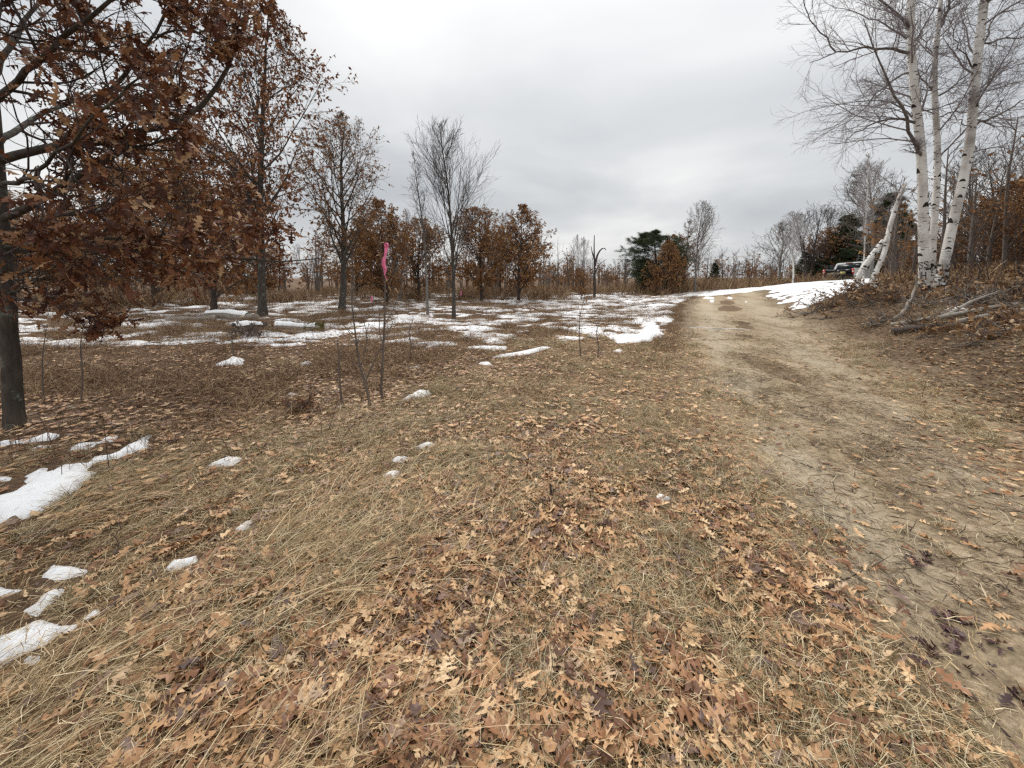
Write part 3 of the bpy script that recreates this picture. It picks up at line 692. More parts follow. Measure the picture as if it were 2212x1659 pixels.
def build_pine(seed, Ht, r0, spread=0.3, gap=0.05, low=0.12, cone=True):
    rng = np.random.default_rng(seed); n = 14
    C0 = curve(rng, np.array([[0, 0, -0.15]]), np.array([[0.01, 0.02, 1.0]]), np.array([Ht + 0.15]), n, 0.012, 0.02)
    R0 = taper(np.array([r0]), n, 0.08, 0.9)
    lf = (lambda t: np.clip((1.02 - t) ** 0.75, 0.08, 1)) if cone else egg(low, 0.55, 1.0, 0.7)
    C1, R1 = spawn(rng, C0, R0, 70 if cone else 90, low, 0.985, (62, 88) if cone else (42, 78), (spread * 0.8, spread * 1.15), 7, 0.06, 0.045, 0.34, 0.012, 0.2, lenf=lf)
    C2, R2 = spawn(rng, C1, R1, 9, 0.25, 1.0, (30, 60), (0.25, 0.42), 4, 0.1, 0.06, 0.5, 0.006, 0.4, flat=0.35)
    C3, R3 = spawn(rng, C2, R2, 4, 0.2, 1.0, (25, 60), (0.4, 0.8), 3, 0.1, 0.06, 0.6, 0.004, 0.5)
    # needle sprays: bundles of thin blades round each shoot
    lp, ld = leafpoints(rng, C3, 5, 0.0)
    Tm = []
    for k in range(3):
        r = np.random.default_rng(seed * 7 + k); m = 9; vv = []; ff = []
        for i in range(m):
            d = norm(np.array([0.75, 0, 0]) + r.normal(0, 0.55, 3)); q = norm(np.cross(d, r.normal(size=3))) * 0.055
            vv += [np.zeros(3) - q * 0.4, q * 0.4, d]; ff.append([3 * i, 3 * i + 1, 3 * i + 2])
        Tm.append((np.array(vv), np.array(ff)))
    keep = rng.random(len(lp)) < 0.6; lp, ld = lp[keep], ld[keep]
    fol = merged('needles', Tm, rng.integers(0, 3, len(lp)), lp, frames(ld + np.array([0, 0, 0.3]), rng), rng.uniform(0.22, 0.36, len(lp)), rng, [M['needles']], sm=False)
    return {'trunk': tri_mesh('trunk', [(C0, R0, 8)], [M['bark_dark']]), 'twigs': tri_mesh('crown', [(C1, R1, 4), (C2, R2, 3)], [M['bark_dark']], False), 'foliage': fol}
pines = [build_pine(31, 8.0, 0.14, 0.34, cone=False), build_pine(32, 8.0, 0.13, 0.27)]
print('tree kinds', time.time() - T0)

tree_at(568, 15, 22, t2, 12.5, 'oak_tree', 'tall oak with rusty leaves low down and a bare top, behind the nearest oak', 'tree', rz=0.6, wide=0.9, base_py=686)
tree_at(738, 18, 240, t3, 9.0, 'oak_tree', 'slim dark oak with scattered orange leaves, right of the tall rusty oak', 'tree', rz=2.0, base_py=672)
tree_at(980, 15, 262, t4, 9.0, 'bare_tree', 'leafless grey tree with a wide fan of straight branches, in snow at mid field', 'tree', rz=1.0, base_py=690)
tree_at(924, 16, 330, t5, 8.0, 'bare_tree', 'thin leafless tree close left of the grey fan shaped one', 'tree', rz=0.4, base_py=681)
tree_at(462, 18, 300, orange[1], 8.0, 'oak_tree', 'orange oak with a slim grey trunk, just left of the tall rusty oak', 'tree', rz=0.2, wide=0.9, base_py=673)
gl = 'orange leaved oaks at the edge of the field'
for (px, Y, top, k, rz, wd, lab) in [
    (330, 23, 325, 1, 0.3, 0.95, 'tall orange oak behind the branches of the nearest oak'),
    (205, 27, 430, 0, 1.9, 1.15, 'lower orange oak seen between the nearest oak limbs'),
    (95, 30, 450, 2, 4.0, 1.2, 'orange oak close right of the nearest oak trunk, far behind it'),
    (-40, 27, 380, 0, 5.0, 1.2, 'orange oak at the left edge of the field'),
    (560, 34, 520, 2, 2.2, 1.5, 'low orange oak directly behind the tall rusty oak trunk'),
    (835, 24, 436, 0, 1.0, 1.0, 'orange oak straight behind the pink ribbon sapling'),
    (905, 29, 470, 1, 2.6, 1.05, 'orange oak behind the thin leafless tree'),
    (1040, 26, 445, 2, 0.7, 1.0, 'orange oak right behind the grey fan shaped tree'),
    (1120, 27, 440, 0, 3.9, 0.95, 'orange oak with a thin bare top, rightmost of the left group'),
    (1080, 34, 500, 1, 5.2, 1.1, 'low orange oak between the two oaks right of the fan shaped tree'),
    (770, 33, 500, 2, 3.1, 1.3, 'low orange oak behind the slim dark oak'),
    (1432, 29, 520, 0, 2.0, 0.85, 'orange oak in front of the spreading pine by the snow'),
    (1462, 33, 505, 2, 0.5, 0.9, 'brown oak between the spreading pine and the tall leafless tree'),
    (1790, 37, 490, 1, 1.0, 1.2, 'orange oak behind the pickup truck'),
    (2012, 22, 495, 1, 2.0, 1.25, 'rusty oak behind the white birch clump'),
    (2115, 18, 440, 0, 4.4, 1.2, 'rusty oak right of the birch clump'),
    (2205, 15, 380, 2, 0.9, 1.25, 'orange oak at the right edge, behind the brush pile'),
    (2290, 13, 350, 1, 3.3, 1.2, 'orange oak cut off by the right edge of the view'),
    (1965, 30, 520, 2, 4.0, 1.3, 'low rusty oak behind the broken birch')]:
    tree_at(px, Y, top, near_orange if px > 1960 else orange[k], 8.0, 'oak_tree', lab, 'tree', gl, rz, wd)
for (px, Y, top, parts, Ht, nm, lab, rz, wd) in [
    (1252, 34, 500, bare[1], 9.0, 'bare_tree', 'pale thin leafless tree beside the broken snag', 0.4, 0.8),
    (1352, 46, 560, bare[0], 9.0, 'bare_tree', 'small round leafless tree alone on the far edge of the snow', 1.4, 1.7),
    (1503, 30, 436, bare[0], 9.0, 'bare_tree', 'tall leafless tree right of the spreading pine', 2.2, 0.8),
    (1478, 38, 472, rusty_bare, 8.0, 'rusty_tree', 'reddish thin crowned tree behind the spreading pine', 0.2, 1.1),
    (1180, 40, 575, bare[1], 9.0, 'bare_tree', 'little leafless tree right of the last orange oak', 1.7, 1.3),
    (1310, 44, 585, rusty_bare, 8.0, 'rusty_tree', 'little rusty tree right of the broken snag', 2.7, 1.3),
    (668, 38, 520, bare[1], 9.0, 'bare_tree', 'pale leafless tree between the tall rusty oak and the slim dark oak', 3.3, 1.0),
    (1683, 31, 478, bare[0], 9.0, 'bare_tree', 'grey trunked leafless tree, leftmost of the group before the truck', 4.0, 1.35),
    (1712, 29, 452, whitebirch, 9.0, 'birch_tree', 'white stemmed birch at the far end of the snow, left of the truck', 0.9, 1.25),
    (1745, 36, 440, bare[2], 9.0, 'bare_tree', 'leafless tree with steep dark stems behind the white stemmed birch', 1.2, 1.2),
    (1790, 40, 440, bare[2], 9.0, 'bare_tree', 'leafless tree with steep dark stems rising over the orange oak by the truck', 3.4, 1.2),
    (1880, 28, 345, bare[0], 9.0, 'bare_tree', 'dark leafless tree rising over the pines behind the truck', 5.0, 1.1),
    (1866, 20, 330, whitebirch, 9.0, 'birch_tree', 'thin pale birch in front of the dark pines', 3.0, 0.6),
    (2092, 17, 320, bare[0], 9.0, 'bare_tree', 'leafless tree just right of the birch clump', 0.3, 1.0),
    (2178, 19, 290, bare[2], 9.0, 'bare_tree', 'steep stemmed leafless tree near the right edge', 2.1, 1.0),
    (2250, 17, 310, bare[1], 9.0, 'bare_tree', 'pale leafless tree cut by the right edge', 4.3, 0.9),
    (862, 26, 440, bare[1], 9.0, 'bare_tree', 'pale leafless tree rising over the oak behind the ribbon sapling', 2.0, 0.7),
    (1070, 30, 445, bare[1], 9.0, 'bare_tree', 'leafless tree rising behind the oaks right of the fan shaped tree', 5.1, 0.8),
    (1545, 60, 560, bare[0], 9.0, 'bare_tree', 'far leafless tree on the skyline right of the tall one', 1.1, 1.3),
    (1592, 62, 562, rusty_bare, 8.0, 'rusty_tree', 'far rusty tree on the skyline above the track', 0.1, 1.3),
    (1572, 66, 566, bare[1], 9.0, 'bare_tree', 'far pale tree on the skyline left of the rusty one', 2.1, 1.6),
    (1632, 58, 575, rusty_bare, 8.0, 'rusty_tree', 'far low rusty tree on the skyline, right of the track crest', 3.1, 1.5)]:
    tree_at(px, Y, top, parts, Ht, nm, lab, 'tree', 'leafless trees around the field', rz, wd)
for (px, Y, top, k, rz, wd, lab) in [
    (1422, 31, 500, 0, 0.4, 1.7, 'spreading green pine beyond the snow, left of the tall leafless tree'),
    (1395, 34, 560, 0, 2.4, 1.6, 'low green pine left of the spreading one'),
    (1545, 52, 568, 1, 1.4, 1.3, 'small dark pine on the skyline right of the tall leafless tree'),
    (1742, 38, 545, 1, 0.9, 1.7, 'low dark pine behind the white stemmed birch'),
    (1836, 36, 465, 1, 2.9, 1.7, 'dark pine right behind the truck'),
    (1895, 33, 420, 1, 4.9, 1.6, 'tallest dark pine, right of the truck'),
    (1950, 31, 455, 1, 1.9, 1.6, 'dark pine behind the broken birch'),
    (1770, 40, 570, 0, 1.0, 1.3, 'low dark pine between the birch and the truck')]:
    tree_at(px, Y, top, pines[k], 8.0, 'pine_tree', lab, 'tree', 'dark green pines', rz, wd)
print('trees', time.time() - T0)

# ------------------------------------------------------------------ nearest oak (left)
rng = np.random.default_rng(77)
b0 = G(32, 925)
oak = thing('oak_tree', b0, 'nearest oak at the left edge, thick with dark rusty leaves', 'tree')
TY0 = b0[1]
def poly3(pts):
    """photo positions with distances -> points relative to the oak's base"""
    return np.array([P(x, y, Y) for x, y, Y in pts])
def resample(Pn, n):
    d = np.concatenate([[0], np.cumsum(np.linalg.norm(np.diff(Pn, axis=0), axis=1))]); s = np.linspace(0, d[-1], n)
    q = np.stack([np.interp(s, d, Pn[:, k]) for k in range(3)], 1)
    for _ in range(2): q[1:-1] = 0.5 * q[1:-1] + 0.25 * (q[:-2] + q[2:])
    return q
def crv(pts, n, wob=0.012):
    q = resample(poly3(pts), n); q[1:-1] += rng.normal(0, wob, (n - 2, 3)); return q
trunkC = crv([(34, 945, TY0), (28, 840, TY0), (18, 700, TY0), (8, 560, TY0), (2, 440, TY0), (-14, 300, TY0), (-25, 120, TY0), (-30, -100, TY0), (-20, -330, TY0)], 22, 0.006)
trunkR = np.interp(np.linspace(0, 1, 22), [0, 0.04, 0.2, 0.5, 1], [0.095, 0.078, 0.068, 0.056, 0.03])
me = tri_mesh('trunk', [((trunkC - b0)[None], trunkR[None], 14)], [M['bark']]); link('trunk', me, oak)
D = TY0
LIMB = [ # photo x, y, distance
 ([(3, 475, D), (60, 450, D - .05), (120, 412, D - .1), (178, 378, D - .1), (235, 342, D), (300, 305, D + .1), (400, 300, D + .3)], 0.042),
 ([(-18, 352, D), (40, 335, D), (130, 318, D + .1), (215, 305, D + .15), (330, 285, D + .2), (440, 235, D + .3), (500, 150, D + .3), (545, 0, D + .4)], 0.046),
 ([(130, 318, D + .1), (205, 232, D), (255, 178, D), (328, 80, D), (370, 5, D), (400, -80, D)], 0.028),
 ([(328, 80, D), (430, 66, D - .1), (520, 55, D - .1), (592, 8, D - .1)], 0.012),
 ([(8, 535, D), (70, 520, D - .1), (140, 515, D - .2), (225, 520, D - .3), (330, 515, D - .3), (450, 484, D - .3)], 0.026),
 ([(8, 545, D), (130, 535, D + .1), (328, 543, D + .3), (470, 556, D + .4), (562, 562, D + .5), (694, 558, D + .7)], 0.026),
 ([(-20, 230, D), (60, 150, D - .3), (150, 70, D - .5), (260, -10, D - .6), (350, -90, D - .7)], 0.035),
 ([(-22, 180, D), (40, 60, D + .5), (130, -40, D + .9), (260, -130, D + 1.2)], 0.030),
 ([(-10, 320, D), (60, 260, D + .7), (170, 210, D + 1.3), (300, 180, D + 1.8), (430, 190, D + 2.0)], 0.034),
 ([(0, 400, D), (80, 380, D - .5), (170, 290, D - .9), (250, 200, D - 1.1), (330, 150, D - 1.2)], 0.024),
 ([(5, 500, D), (110, 470, D + .7), (230, 450, D + 1.2), (380, 430, D + 1.7), (500, 440, D + 2.1)], 0.030),
 ([(12, 610, D), (90, 600, D + .3), (180, 595, D + .5), (280, 600, D + .7)], 0.016),
 ([(14, 640, D), (70, 610, D - .2), (140, 560, D - .4), (215, 545, D - .5)], 0.014),
 ([(-25, 120, D), (-10, 20, D - .6), (60, -60, D - 1.2)], 0.028),
 ([(10, 600, D), (120, 560, D + .9), (260, 560, D + 1.5), (420, 590, D + 2.0), (560, 600, D + 2.4)], 0.022),
 ([(12, 640, D), (60, 650, D - .1), (130, 660, D), (200, 690, D + .1), (235, 700, D + .15)], 0.010),
]
C1 = np.array([crv(p, 14) for p, r in LIMB]) ; R1 = np.array([taper(np.array([r]), 14, 0.22)[0] for p, r in LIMB])
for c_, r_ in zip(C1, R1): link('limb', tri_mesh('limb', [((c_ - b0)[None], r_[None], 8)], [M['bark']]), oak)
C2, R2 = spawn(rng, C1, R1, 12, 0.12, 1.0, (28, 62), (0.22, 0.42), 8, 0.13, 0.015, 0.55, 0.005, 0.35, lenf=lambda t: 1.1 - 0.4 * t)
C3, R3 = spawn(rng, C2, R2, 6, 0.15, 1.0, (25, 60), (0.35, 0.7), 6, 0.16, 0.01, 0.6, 0.0032, 0.5)
C4, R4 = spawn(rng, C3, R3, 3, 0.25, 1.0, (25, 65), (0.4, 0.7), 4, 0.16, 0.0, 0.7, 0.0022, 0.6)
def inside(Cx, poly):
    tipx, tipy = project(Cx[:, -1]); return inpoly_sd(tipx, tipy, poly)
CROWN = np.array([(-400, -500), (560, -500), (545, 0), (560, 60), (500, 110), (520, 170), (535, 240), (520, 330), (540, 400), (640, 470), (665, 540), (640, 610), (560, 620), (520, 590), (430, 640), (330, 660), (230, 720), (60, 740), (-400, 740)], float)
k2 = inside(C2, CROWN) > -25; k3 = inside(C3, CROWN) > -12; k4 = inside(C4, CROWN) > -8
me = tri_mesh('twigs', [(C2[k2] - b0, R2[k2], 5), (C3[k3] - b0, R3[k3], 3), (C4[k4] - b0, R4[k4], 3)], [M['twig_dark']], False)
link('twigs', me, oak, kind='stuff')
lp, ld = leafpoints(rng, C4[k4], 5, 0.35); lp3, ld3 = leafpoints(rng, C3[k3], 2, 0.6)
lp = np.vstack([lp, lp3]); ld = np.vstack([ld, ld3])
pxx, pyy = project(lp)
cl = fbm(pxx / 62.0, pyy / 48.0, 55, 3); dens = smooth(0.42, 0.60, cl)
# thinner towards the top, thick along the lower boughs; sky shows by the trunk between them
dens *= np.interp(pyy, [-100, 0, 150, 300, 420, 520, 640], [0.55, 0.6, 0.85, 1, 0.8, 1, 0.7])
dens *= 1 - 0.75 * np.exp(-((pxx - 130) / 120) ** 2 - ((pyy - 440) / 60) ** 2)
dens *= 0.9 * (1 - 0.45 * smooth(560, 640, pyy) * smooth(380, 300, pxx))
dens *= 1 - 0.6 * smooth(590, 640, pyy) * smooth(330, 250, pxx)
dens *= 1 - 0.5 * np.exp(-((pxx - 60) / 90) ** 2 - ((pyy - 230) / 60) ** 2) - 0.5 * np.exp(-((pxx - 330) / 50) ** 2 - ((pyy - 120) / 50) ** 2)
kp = (inpoly_sd(pxx, pyy, CROWN) > -10) & (rng.random(len(lp)) < 0.05 + 0.95 * dens)
lp, ld = lp[kp], ld[kp]
print('near oak leaves', len(lp))
pos, Mx, s = leaf_xf(rng, lp, ld, 0.140, 0.5)
# the 300 that show largest: nearest to the view and inside the frame
pxx, pyy = project(pos); dist = np.linalg.norm(pos - [0, 0, EYE], axis=1) + 50 * ((pxx < 0) | (pyy < 0))
order = np.argsort(dist / s); big, rest = order[:300], order[300:]
idx = rng.integers(0, 4, len(pos))
fol = merged('foliage', LEAF_MID, idx[rest], pos[rest] - b0, Mx[rest], s[rest], rng, [M['oakleaf']], sm=True)
link('foliage', fol, oak, kind='stuff')
LM = [mk_mesh('leaf', v, [f], [M['oakleaf']], True, np.zeros(len(v))) for v, f in LEAF_MID]
for i in big:
    o = bpy.data.objects.new('leaf', LM[idx[i]]); COL.objects.link(o); o.parent = oak
    m4 = np.eye(4); m4[:3, :3] = Mx[i] * s[i]; m4[:3, 3] = pos[i] - b0; o.matrix_local = Matrix(m4.tolist())
print('oak', time.time() - T0)

# ------------------------------------------------------------------ white birch clump (right)
BY = G(1998, 634)[1]; BB = G(1872, 622)[1]
print('birch distance', BY, BB)
rng = np.random.default_rng(99)
def birch_path(pts, n=18): return resample(np.array([P(x, y, Y) for x, y, Y in pts]), n)
bz = Hs(P(1996, 600, BY)[0], BY)
BIRCH = [
 dict(label='left birch of the white clump, leaning left with carved marks near its foot',
      path=[(1998, 634, BY), (1996, 560, BY), (1994, 440, BY), (1991, 333, BY), (1981, 240, BY), (1971, 167, BY), (1967, 60, BY), (1968, 0, BY), (1962, -150, BY), (1950, -330, BY)], r=(0.15, 0.128, 0.110, 0.085, 0.03),
      limbs=[([(1993, 345, BY), (1985, 322, BY - .1), (1968, 306, BY - .2)], .05), ([(1984, 330, BY), (1968, 290, BY - .2), (1950, 240, BY - .3), (1928, 195, BY - .4), (1915, 165, BY - .5), (1890, 110, BY - .6), (1865, 40, BY - .7)], .05),
             ([(1982, 266, BY), (1960, 257, BY), (1935, 255, BY), (1893, 264, BY), (1860, 278, BY), (1825, 305, BY)], .042), ([(1965, 115, BY), (1925, 104, BY - .1), (1860, 106, BY - .2), (1805, 112, BY - .3), (1750, 135, BY - .3)], .045),
             ([(1805, 112, BY - .3), (1775, 75, BY - .3), (1750, 42, BY - .3), (1737, 8, BY - .3), (1720, -60, BY - .3)], .022), ([(1968, 155, BY), (1930, 163, BY + .3), (1896, 200, BY + .4), (1850, 250, BY + .5), (1780, 290, BY + .5)], .026),
             ([(1966, 60, BY), (1930, 20, BY - .2), (1880, -20, BY - .3), (1800, -60, BY - .5)], .04), ([(1970, 90, BY), (1925, 60, BY + .4), (1860, 30, BY + .7), (1790, 10, BY + .9)], .03),
             ([(1985, 270, BY), (1950, 225, BY + .5), (1890, 215, BY + .8), (1820, 225, BY + 1.1), (1745, 240, BY + 1.3)], .028),
             ([(1986, 240, BY), (2020, 235, BY - .2), (2080, 210, BY - .4), (2140, 190, BY - .5)], .02),
             ([(1965, -60, BY), (1900, -130, BY), (1820, -180, BY)], .035), ([(1975, 190, BY), (2020, 120, BY + .5), (2060, 40, BY + .7)], .022),
             ([(1994, 400, BY), (1960, 410, BY + .3), (1925, 440, BY + .5)], .014)]),
 dict(label='slender middle birch of the white clump',
      path=[(2014, 630, BY + .35), (2012, 560, BY + .35), (2023, 417, BY + .35), (2026, 333, BY + .35), (2022, 250, BY + .35), (2017, 187, BY + .35), (2019, 120, BY + .35), (2030, 40, BY + .35), (2034, -30, BY + .35), (2050, -200, BY + .35)], r=(0.105, 0.09, 0.08, 0.062, 0.02),
      limbs=[([(2018, 200, BY + .35), (1990, 165, BY + .4), (1975, 130, BY + .5), (1955, 60, BY + .6)], .03), ([(2019, 210, BY + .35), (2050, 195, BY + .2), (2100, 150, BY + .1), (2130, 110, BY)], .03),
             ([(2022, 255, BY + .35), (2060, 238, BY + .5), (2120, 245, BY + .8), (2180, 260, BY + 1)], .022), ([(2026, 345, BY + .35), (2070, 295, BY + .2), (2120, 240, BY), (2170, 190, BY - .1)], .026),
             ([(2030, 60, BY + .35), (2050, 20, BY + .2), (2060, -40, BY + .2)], .05), ([(2020, 130, BY + .35), (1990, 80, BY + .8), (1985, 10, BY + 1)], .02)]),
 dict(label='right birch of the white clump, leaning out to the right',
      path=[(2026, 636, BY - .1), (2036, 590, BY - .1), (2058, 479, BY - .1), (2090, 354, BY - .1), (2100, 260, BY - .1), (2105, 190, BY - .1), (2115, 90, BY - .1), (2127, 0, BY - .1), (2140, -150, BY - .1), (2150, -330, BY - .1)], r=(0.145, 0.12, 0.105, 0.095, 0.04),
      limbs=[([(2103, 275, BY - .1), (2140, 255, BY - .2), (2180, 235, BY - .3), (2260, 190, BY - .4)], .035), ([(2110, 100, BY - .1), (2150, 86, BY - .2), (2200, 82, BY - .3), (2260, 60, BY - .3)], .03),
             ([(2120, 30, BY - .1), (2140, -5, BY - .2), (2200, -60, BY - .3)], .05), ([(2103, 250, BY - .1), (2130, 270, BY + .2), (2180, 275, BY + .3), (2240, 300, BY + .3)], .02),
             ([(2096, 330, BY - .1), (2130, 320, BY - .4), (2200, 318, BY - .6)], .018), ([(2108, 150, BY - .1), (2070, 100, BY - .5), (2050, 40, BY - .7)], .024),
             ([(2100, 280, BY - .1), (2060, 250, BY - .5), (2040, 200, BY - .8)], .016), ([(2112, 120, BY - .1), (2160, 20, BY + .3), (2200, -30, BY + .5)], .03), ([(2105, 200, BY - .1), (2170, 150, BY + .5), (2230, 130, BY + .9)], .022)]),
]
def scar(acc, c, U, W, up, r, a0, wdt, hgt, tri=False):
    """a dark patch wrapped on the bark: slightly proud of it"""
    k = 7; aa = np.linspace(-wdt, wdt, k) + a0
    lo = []; hi = []
    for j, t in enumerate(np.linspace(-1, 1, k)):
        n_ = np.cos(aa[j]) * U + np.sin(aa[j]) * W; sag = (-0.6 if tri else 0.1) * hgt * t * t
        th_ = hgt * (1 - t * t) ** 0.6 + 0.003
        q = c + n_ * (r + 0.004)
        lo.append(q + up * (sag - th_ * 0.5)); hi.append(q + up * (sag + th_ * 0.5))
    i = np.arange(k - 1)
    acc.add(np.vstack([lo, hi]), np.stack([i, i + 1, k + i + 1, k + i], 1))
for bi, b_ in enumerate(BIRCH):
    C = birch_path(b_['path'], 26); R = np.interp(np.linspace(0, 1, 26), [0, .08, .35, .65, 1], b_['r']) * 0.93
    o0 = C[0].copy(); o0[2] = Hs(o0[0], o0[1]); R[0] *= 1.15
    t = thing('birch_tree', o0, b_['label'], 'tree', 'white birches in the clump')
    link('trunk', tri_mesh('trunk', [((C - o0)[None], R[None], 16)], [M['birch']]), t)
    A_ = Acc(); r_ = np.random.default_rng(500 + bi)
    for j in range(130):
        f = r_.uniform(0.01, 0.80) * 25; i = int(f); u = f - i
        c = C[i] * (1 - u) + C[i + 1] * u - o0; up = norm(C[i + 1] - C[i]); U = norm(np.cross(up, [0.3, 1, 0])); W = np.cross(up, U); rr = R[i] * (1 - u) + R[i + 1] * u
        big_ = r_.random() < 0.25
        scar(A_, c, U, W, up, rr, r_.uniform(0, 2 * np.pi), r_.uniform(0.5, 0.8) if big_ else r_.uniform(0.2, 0.6), r_.uniform(0.05, 0.13) if big_ else r_.uniform(0.010, 0.026), big_)
    link('bark_scars', A_.mesh('bark_scars', [M['birch_mark']]), t, kind='stuff')
    L1 = []; 
    for pts, r in b_['limbs']:
        q = resample(np.array([P(*x) for x in pts]), 12); q[1:-1] += r_.normal(0, 0.02, (10, 3)); L1.append((q, taper(np.array([r * 0.9]), 12, 0.2)[0]))
    LC = np.array([q for q, r in L1]); LR = np.array([r for q, r in L1])
    for q, r in L1: link('limb', tri_mesh('limb', [((q - o0)[None], r[None], 7)], [M['birch_limb']]), t)
    # extra upper limbs of random shape
    XC, XR_ = spawn(r_, C[None], R[None], 12, 0.4, 0.98, (25, 60), (0.13, 0.22), 12, 0.09, 0.02, 0.3, 0.012, 0.25)
    AC = np.concatenate([LC, XC]); AR = np.concatenate([LR, XR_])
    c2, r2 = spawn(r_, AC, AR, 11, 0.1, 1.0, (25, 60), (0.34, 0.6), 8, 0.13, 0.0, 0.5, 0.006, 0.4, lenf=lambda t: 1.1 - 0.5 * t)
    c3, r3 = spawn(r_, c2, r2, 7, 0.1, 1.0, (20, 55), (0.4, 0.75), 4, 0.15, -0.02, 0.6, 0.0040, 0.5)
    c4, r4 = spawn(r_, c3, r3, 2, 0.2, 1.0, (20, 50), (0.5, 0.9), 3, 0.16, -0.03, 0.7, 0.0028, 0.6)
    link('twigs', tri_mesh('twigs', [(XC - o0, XR_, 5), (c2 - o0, r2, 4), (c3 - o0, r3, 3), (c4 - o0, r4, 3)], [M['twig_purple']], False), t, kind='stuff')
    A_ = Acc()
    for j in range(36):   # cracked black bark at the foot
        f = r_.uniform(0.0, 0.07) * 25; i = int(f); u = f - i; c = C[i] * (1 - u) + C[i + 1] * u - o0; up = norm(C[i + 1] - C[i]); U = norm(np.cross(up, [0.3, 1, 0])); W = np.cross(up, U)
        scar(A_, c, U, W, up, (R[i] * (1 - u) + R[i + 1] * u) * 1.02, r_.uniform(0, 6.28), r_.uniform(0.2, 0.5), r_.uniform(0.02, 0.07), j % 2 == 0)
    link('foot_bark', A_.mesh('foot_bark', [M['birch_mark']]), t, kind='stuff')
    if bi == 0:   # initials cut in the bark, facing the track
        A_ = Acc(); base = C[1] - o0; rr = R[2] + 0.006
        view = norm(np.array([-base[0] - o0[0], -o0[1], 0.0])); U = np.cross([0, 0, 1.0], view)
        def on_bark(h, v):
            n_ = np.cos(h / rr) * view + np.sin(h / rr) * U
            f = np.clip((v + 0.05) / (C[-1, 2] - C[0, 2]) * 25 + 0.3, 0, 24); i = int(f); c = C[i] * (1 - (f - i)) + C[i + 1] * (f - i) - o0
            return np.array([c[0], c[1], v + 0.0]) + n_ * (rr + 0.002)
        S1 = [(.045, .10), (.02, .13), (-.03, .12), (-.04, .08), (0, .05), (.04, .02), (.035, -.03), (-.01, -.05), (-.045, -.02)]
        for strokes, ox, oz in (([S1], -0.055, 0.74), ([S1], 0.055, 0.76), ([[(-.04, .1), (-.04, -.1)], [(.04, .1), (.04, -.1)], [(-.04, 0), (.04, 0)]], 0.0, 0.50)):
            for st in strokes:
                A_.tube([on_bark(ox + x, oz + z) for x, z in st], [0.010] * len(st), 5)
        link('carved_initials', A_.mesh('carved_initials', [M['birch_mark']]), t)
# broken leaning birch stems
for path, rads, lab, kids in [
    ([(1850, 606, BB + .3), (1866, 577, BB + .3), (1886, 549, BB + .3), (1909, 520, BB + .3)], (0.14, 0.135, 0.125, 0.12), 'broken birch stem leaning right from the brush, lower half', 0),
    ([(1877, 628, BB), (1886, 596, BB), (1904, 566, BB), (1914, 535, BB + .15), (1920, 495, BB + .2), (1937, 440, BB + .2), (1952, 404, BB + .2)], (0.12, 0.11, 0.10, 0.115, 0.10, 0.09, 0.075), 'broken birch snag with a splintered top, left of the white clump', 1)]:
    q = resample(np.array([P(*x) for x in path]), 14); o0 = q[0].copy(); o0[2] = Hs(o0[0], o0[1])
    if q[0][2] > o0[2]: q[0][2] = o0[2] - 0.05
    R = np.interp(np.linspace(0, 1, 14), np.linspace(0, 1, len(rads)), rads) * 0.82
    t = thing('broken_birch', o0, lab, 'dead tree', 'broken birch stems')
    link('trunk', tri_mesh('trunk', [((q - o0)[None], R[None], 14)], [M['birch']]), t)
    A_ = Acc(); r_ = np.random.default_rng(620 + kids)
    for j in range(46):
        f = r_.uniform(0.03, 0.97) * 13; i = int(f); u = f - i; c = q[i] * (1 - u) + q[i + 1] * u - o0; up = norm(q[i + 1] - q[i]); U = norm(np.cross(up, [0.3, 1, 0])); W = np.cross(up, U)
        scar(A_, c, U, W, up, R[i] * (1 - u) + R[i + 1] * u, r_.uniform(0, 6.28), r_.uniform(0.3, 0.8), r_.uniform(0.02, 0.08), j % 3 == 0)
    link('bark_scars', A_.mesh('bark_scars', [M['birch_mark']]), t, kind='stuff')
    A_ = Acc(); up = norm(q[-1] - q[-2])
    for j in range(9):   # splinters at the break
        aa = r_.uniform(0, 6.28); off = (np.cross(up, [1, 0, 0]) * math.cos(aa) + np.cross(up, [0, 1, 0]) * math.sin(aa)) * R[-1] * r_.uniform(0.2, 0.85)
        p0 = q[-1] - o0 + off - up * 0.05; A_.tube([p0, p0 + up * r_.uniform(0.08, 0.3) + r_.normal(0, 0.02, 3)], [0.028, 0.004], 4)
    link('splinters', A_.mesh('splinters', [M['wood']]), t)
print('birches', time.time() - T0)

# ------------------------------------------------------------------ dead snag, saplings, ribbons
g = G(1284, 642)
sn = thing('dead_snag', g, 'broken dead trunk with bent stub branches standing in the far snow', 'dead tree')
q = resample(np.array([P(x, y, g[1]) for x, y in [(1284, 646), (1285, 600), (1284, 560), (1283, 530), (1284, 508)]]), 12) - g
link('trunk', tri_mesh('trunk', [(q[None], np.interp(np.linspace(0, 1, 12), [0, .3, 1], [.13, .10, .03])[None], 8)], [M['bark_dark']]), sn)
for pts, r in (([(1285, 575), (1290, 548), (1300, 535), (1308, 531), (1309, 540)], .10), ([(1284, 560), (1279, 545), (1277, 532)], .07), ([(1285, 590), (1295, 570), (1310, 560)], .05)):
    q = resample(np.array([P(x, y, g[1]) for x, y in pts]), 8) - g
    link('branch', tri_mesh('branch', [(q[None], taper(np.array([r]), 8, 0.3), 6)], [M['bark_dark']]), sn)

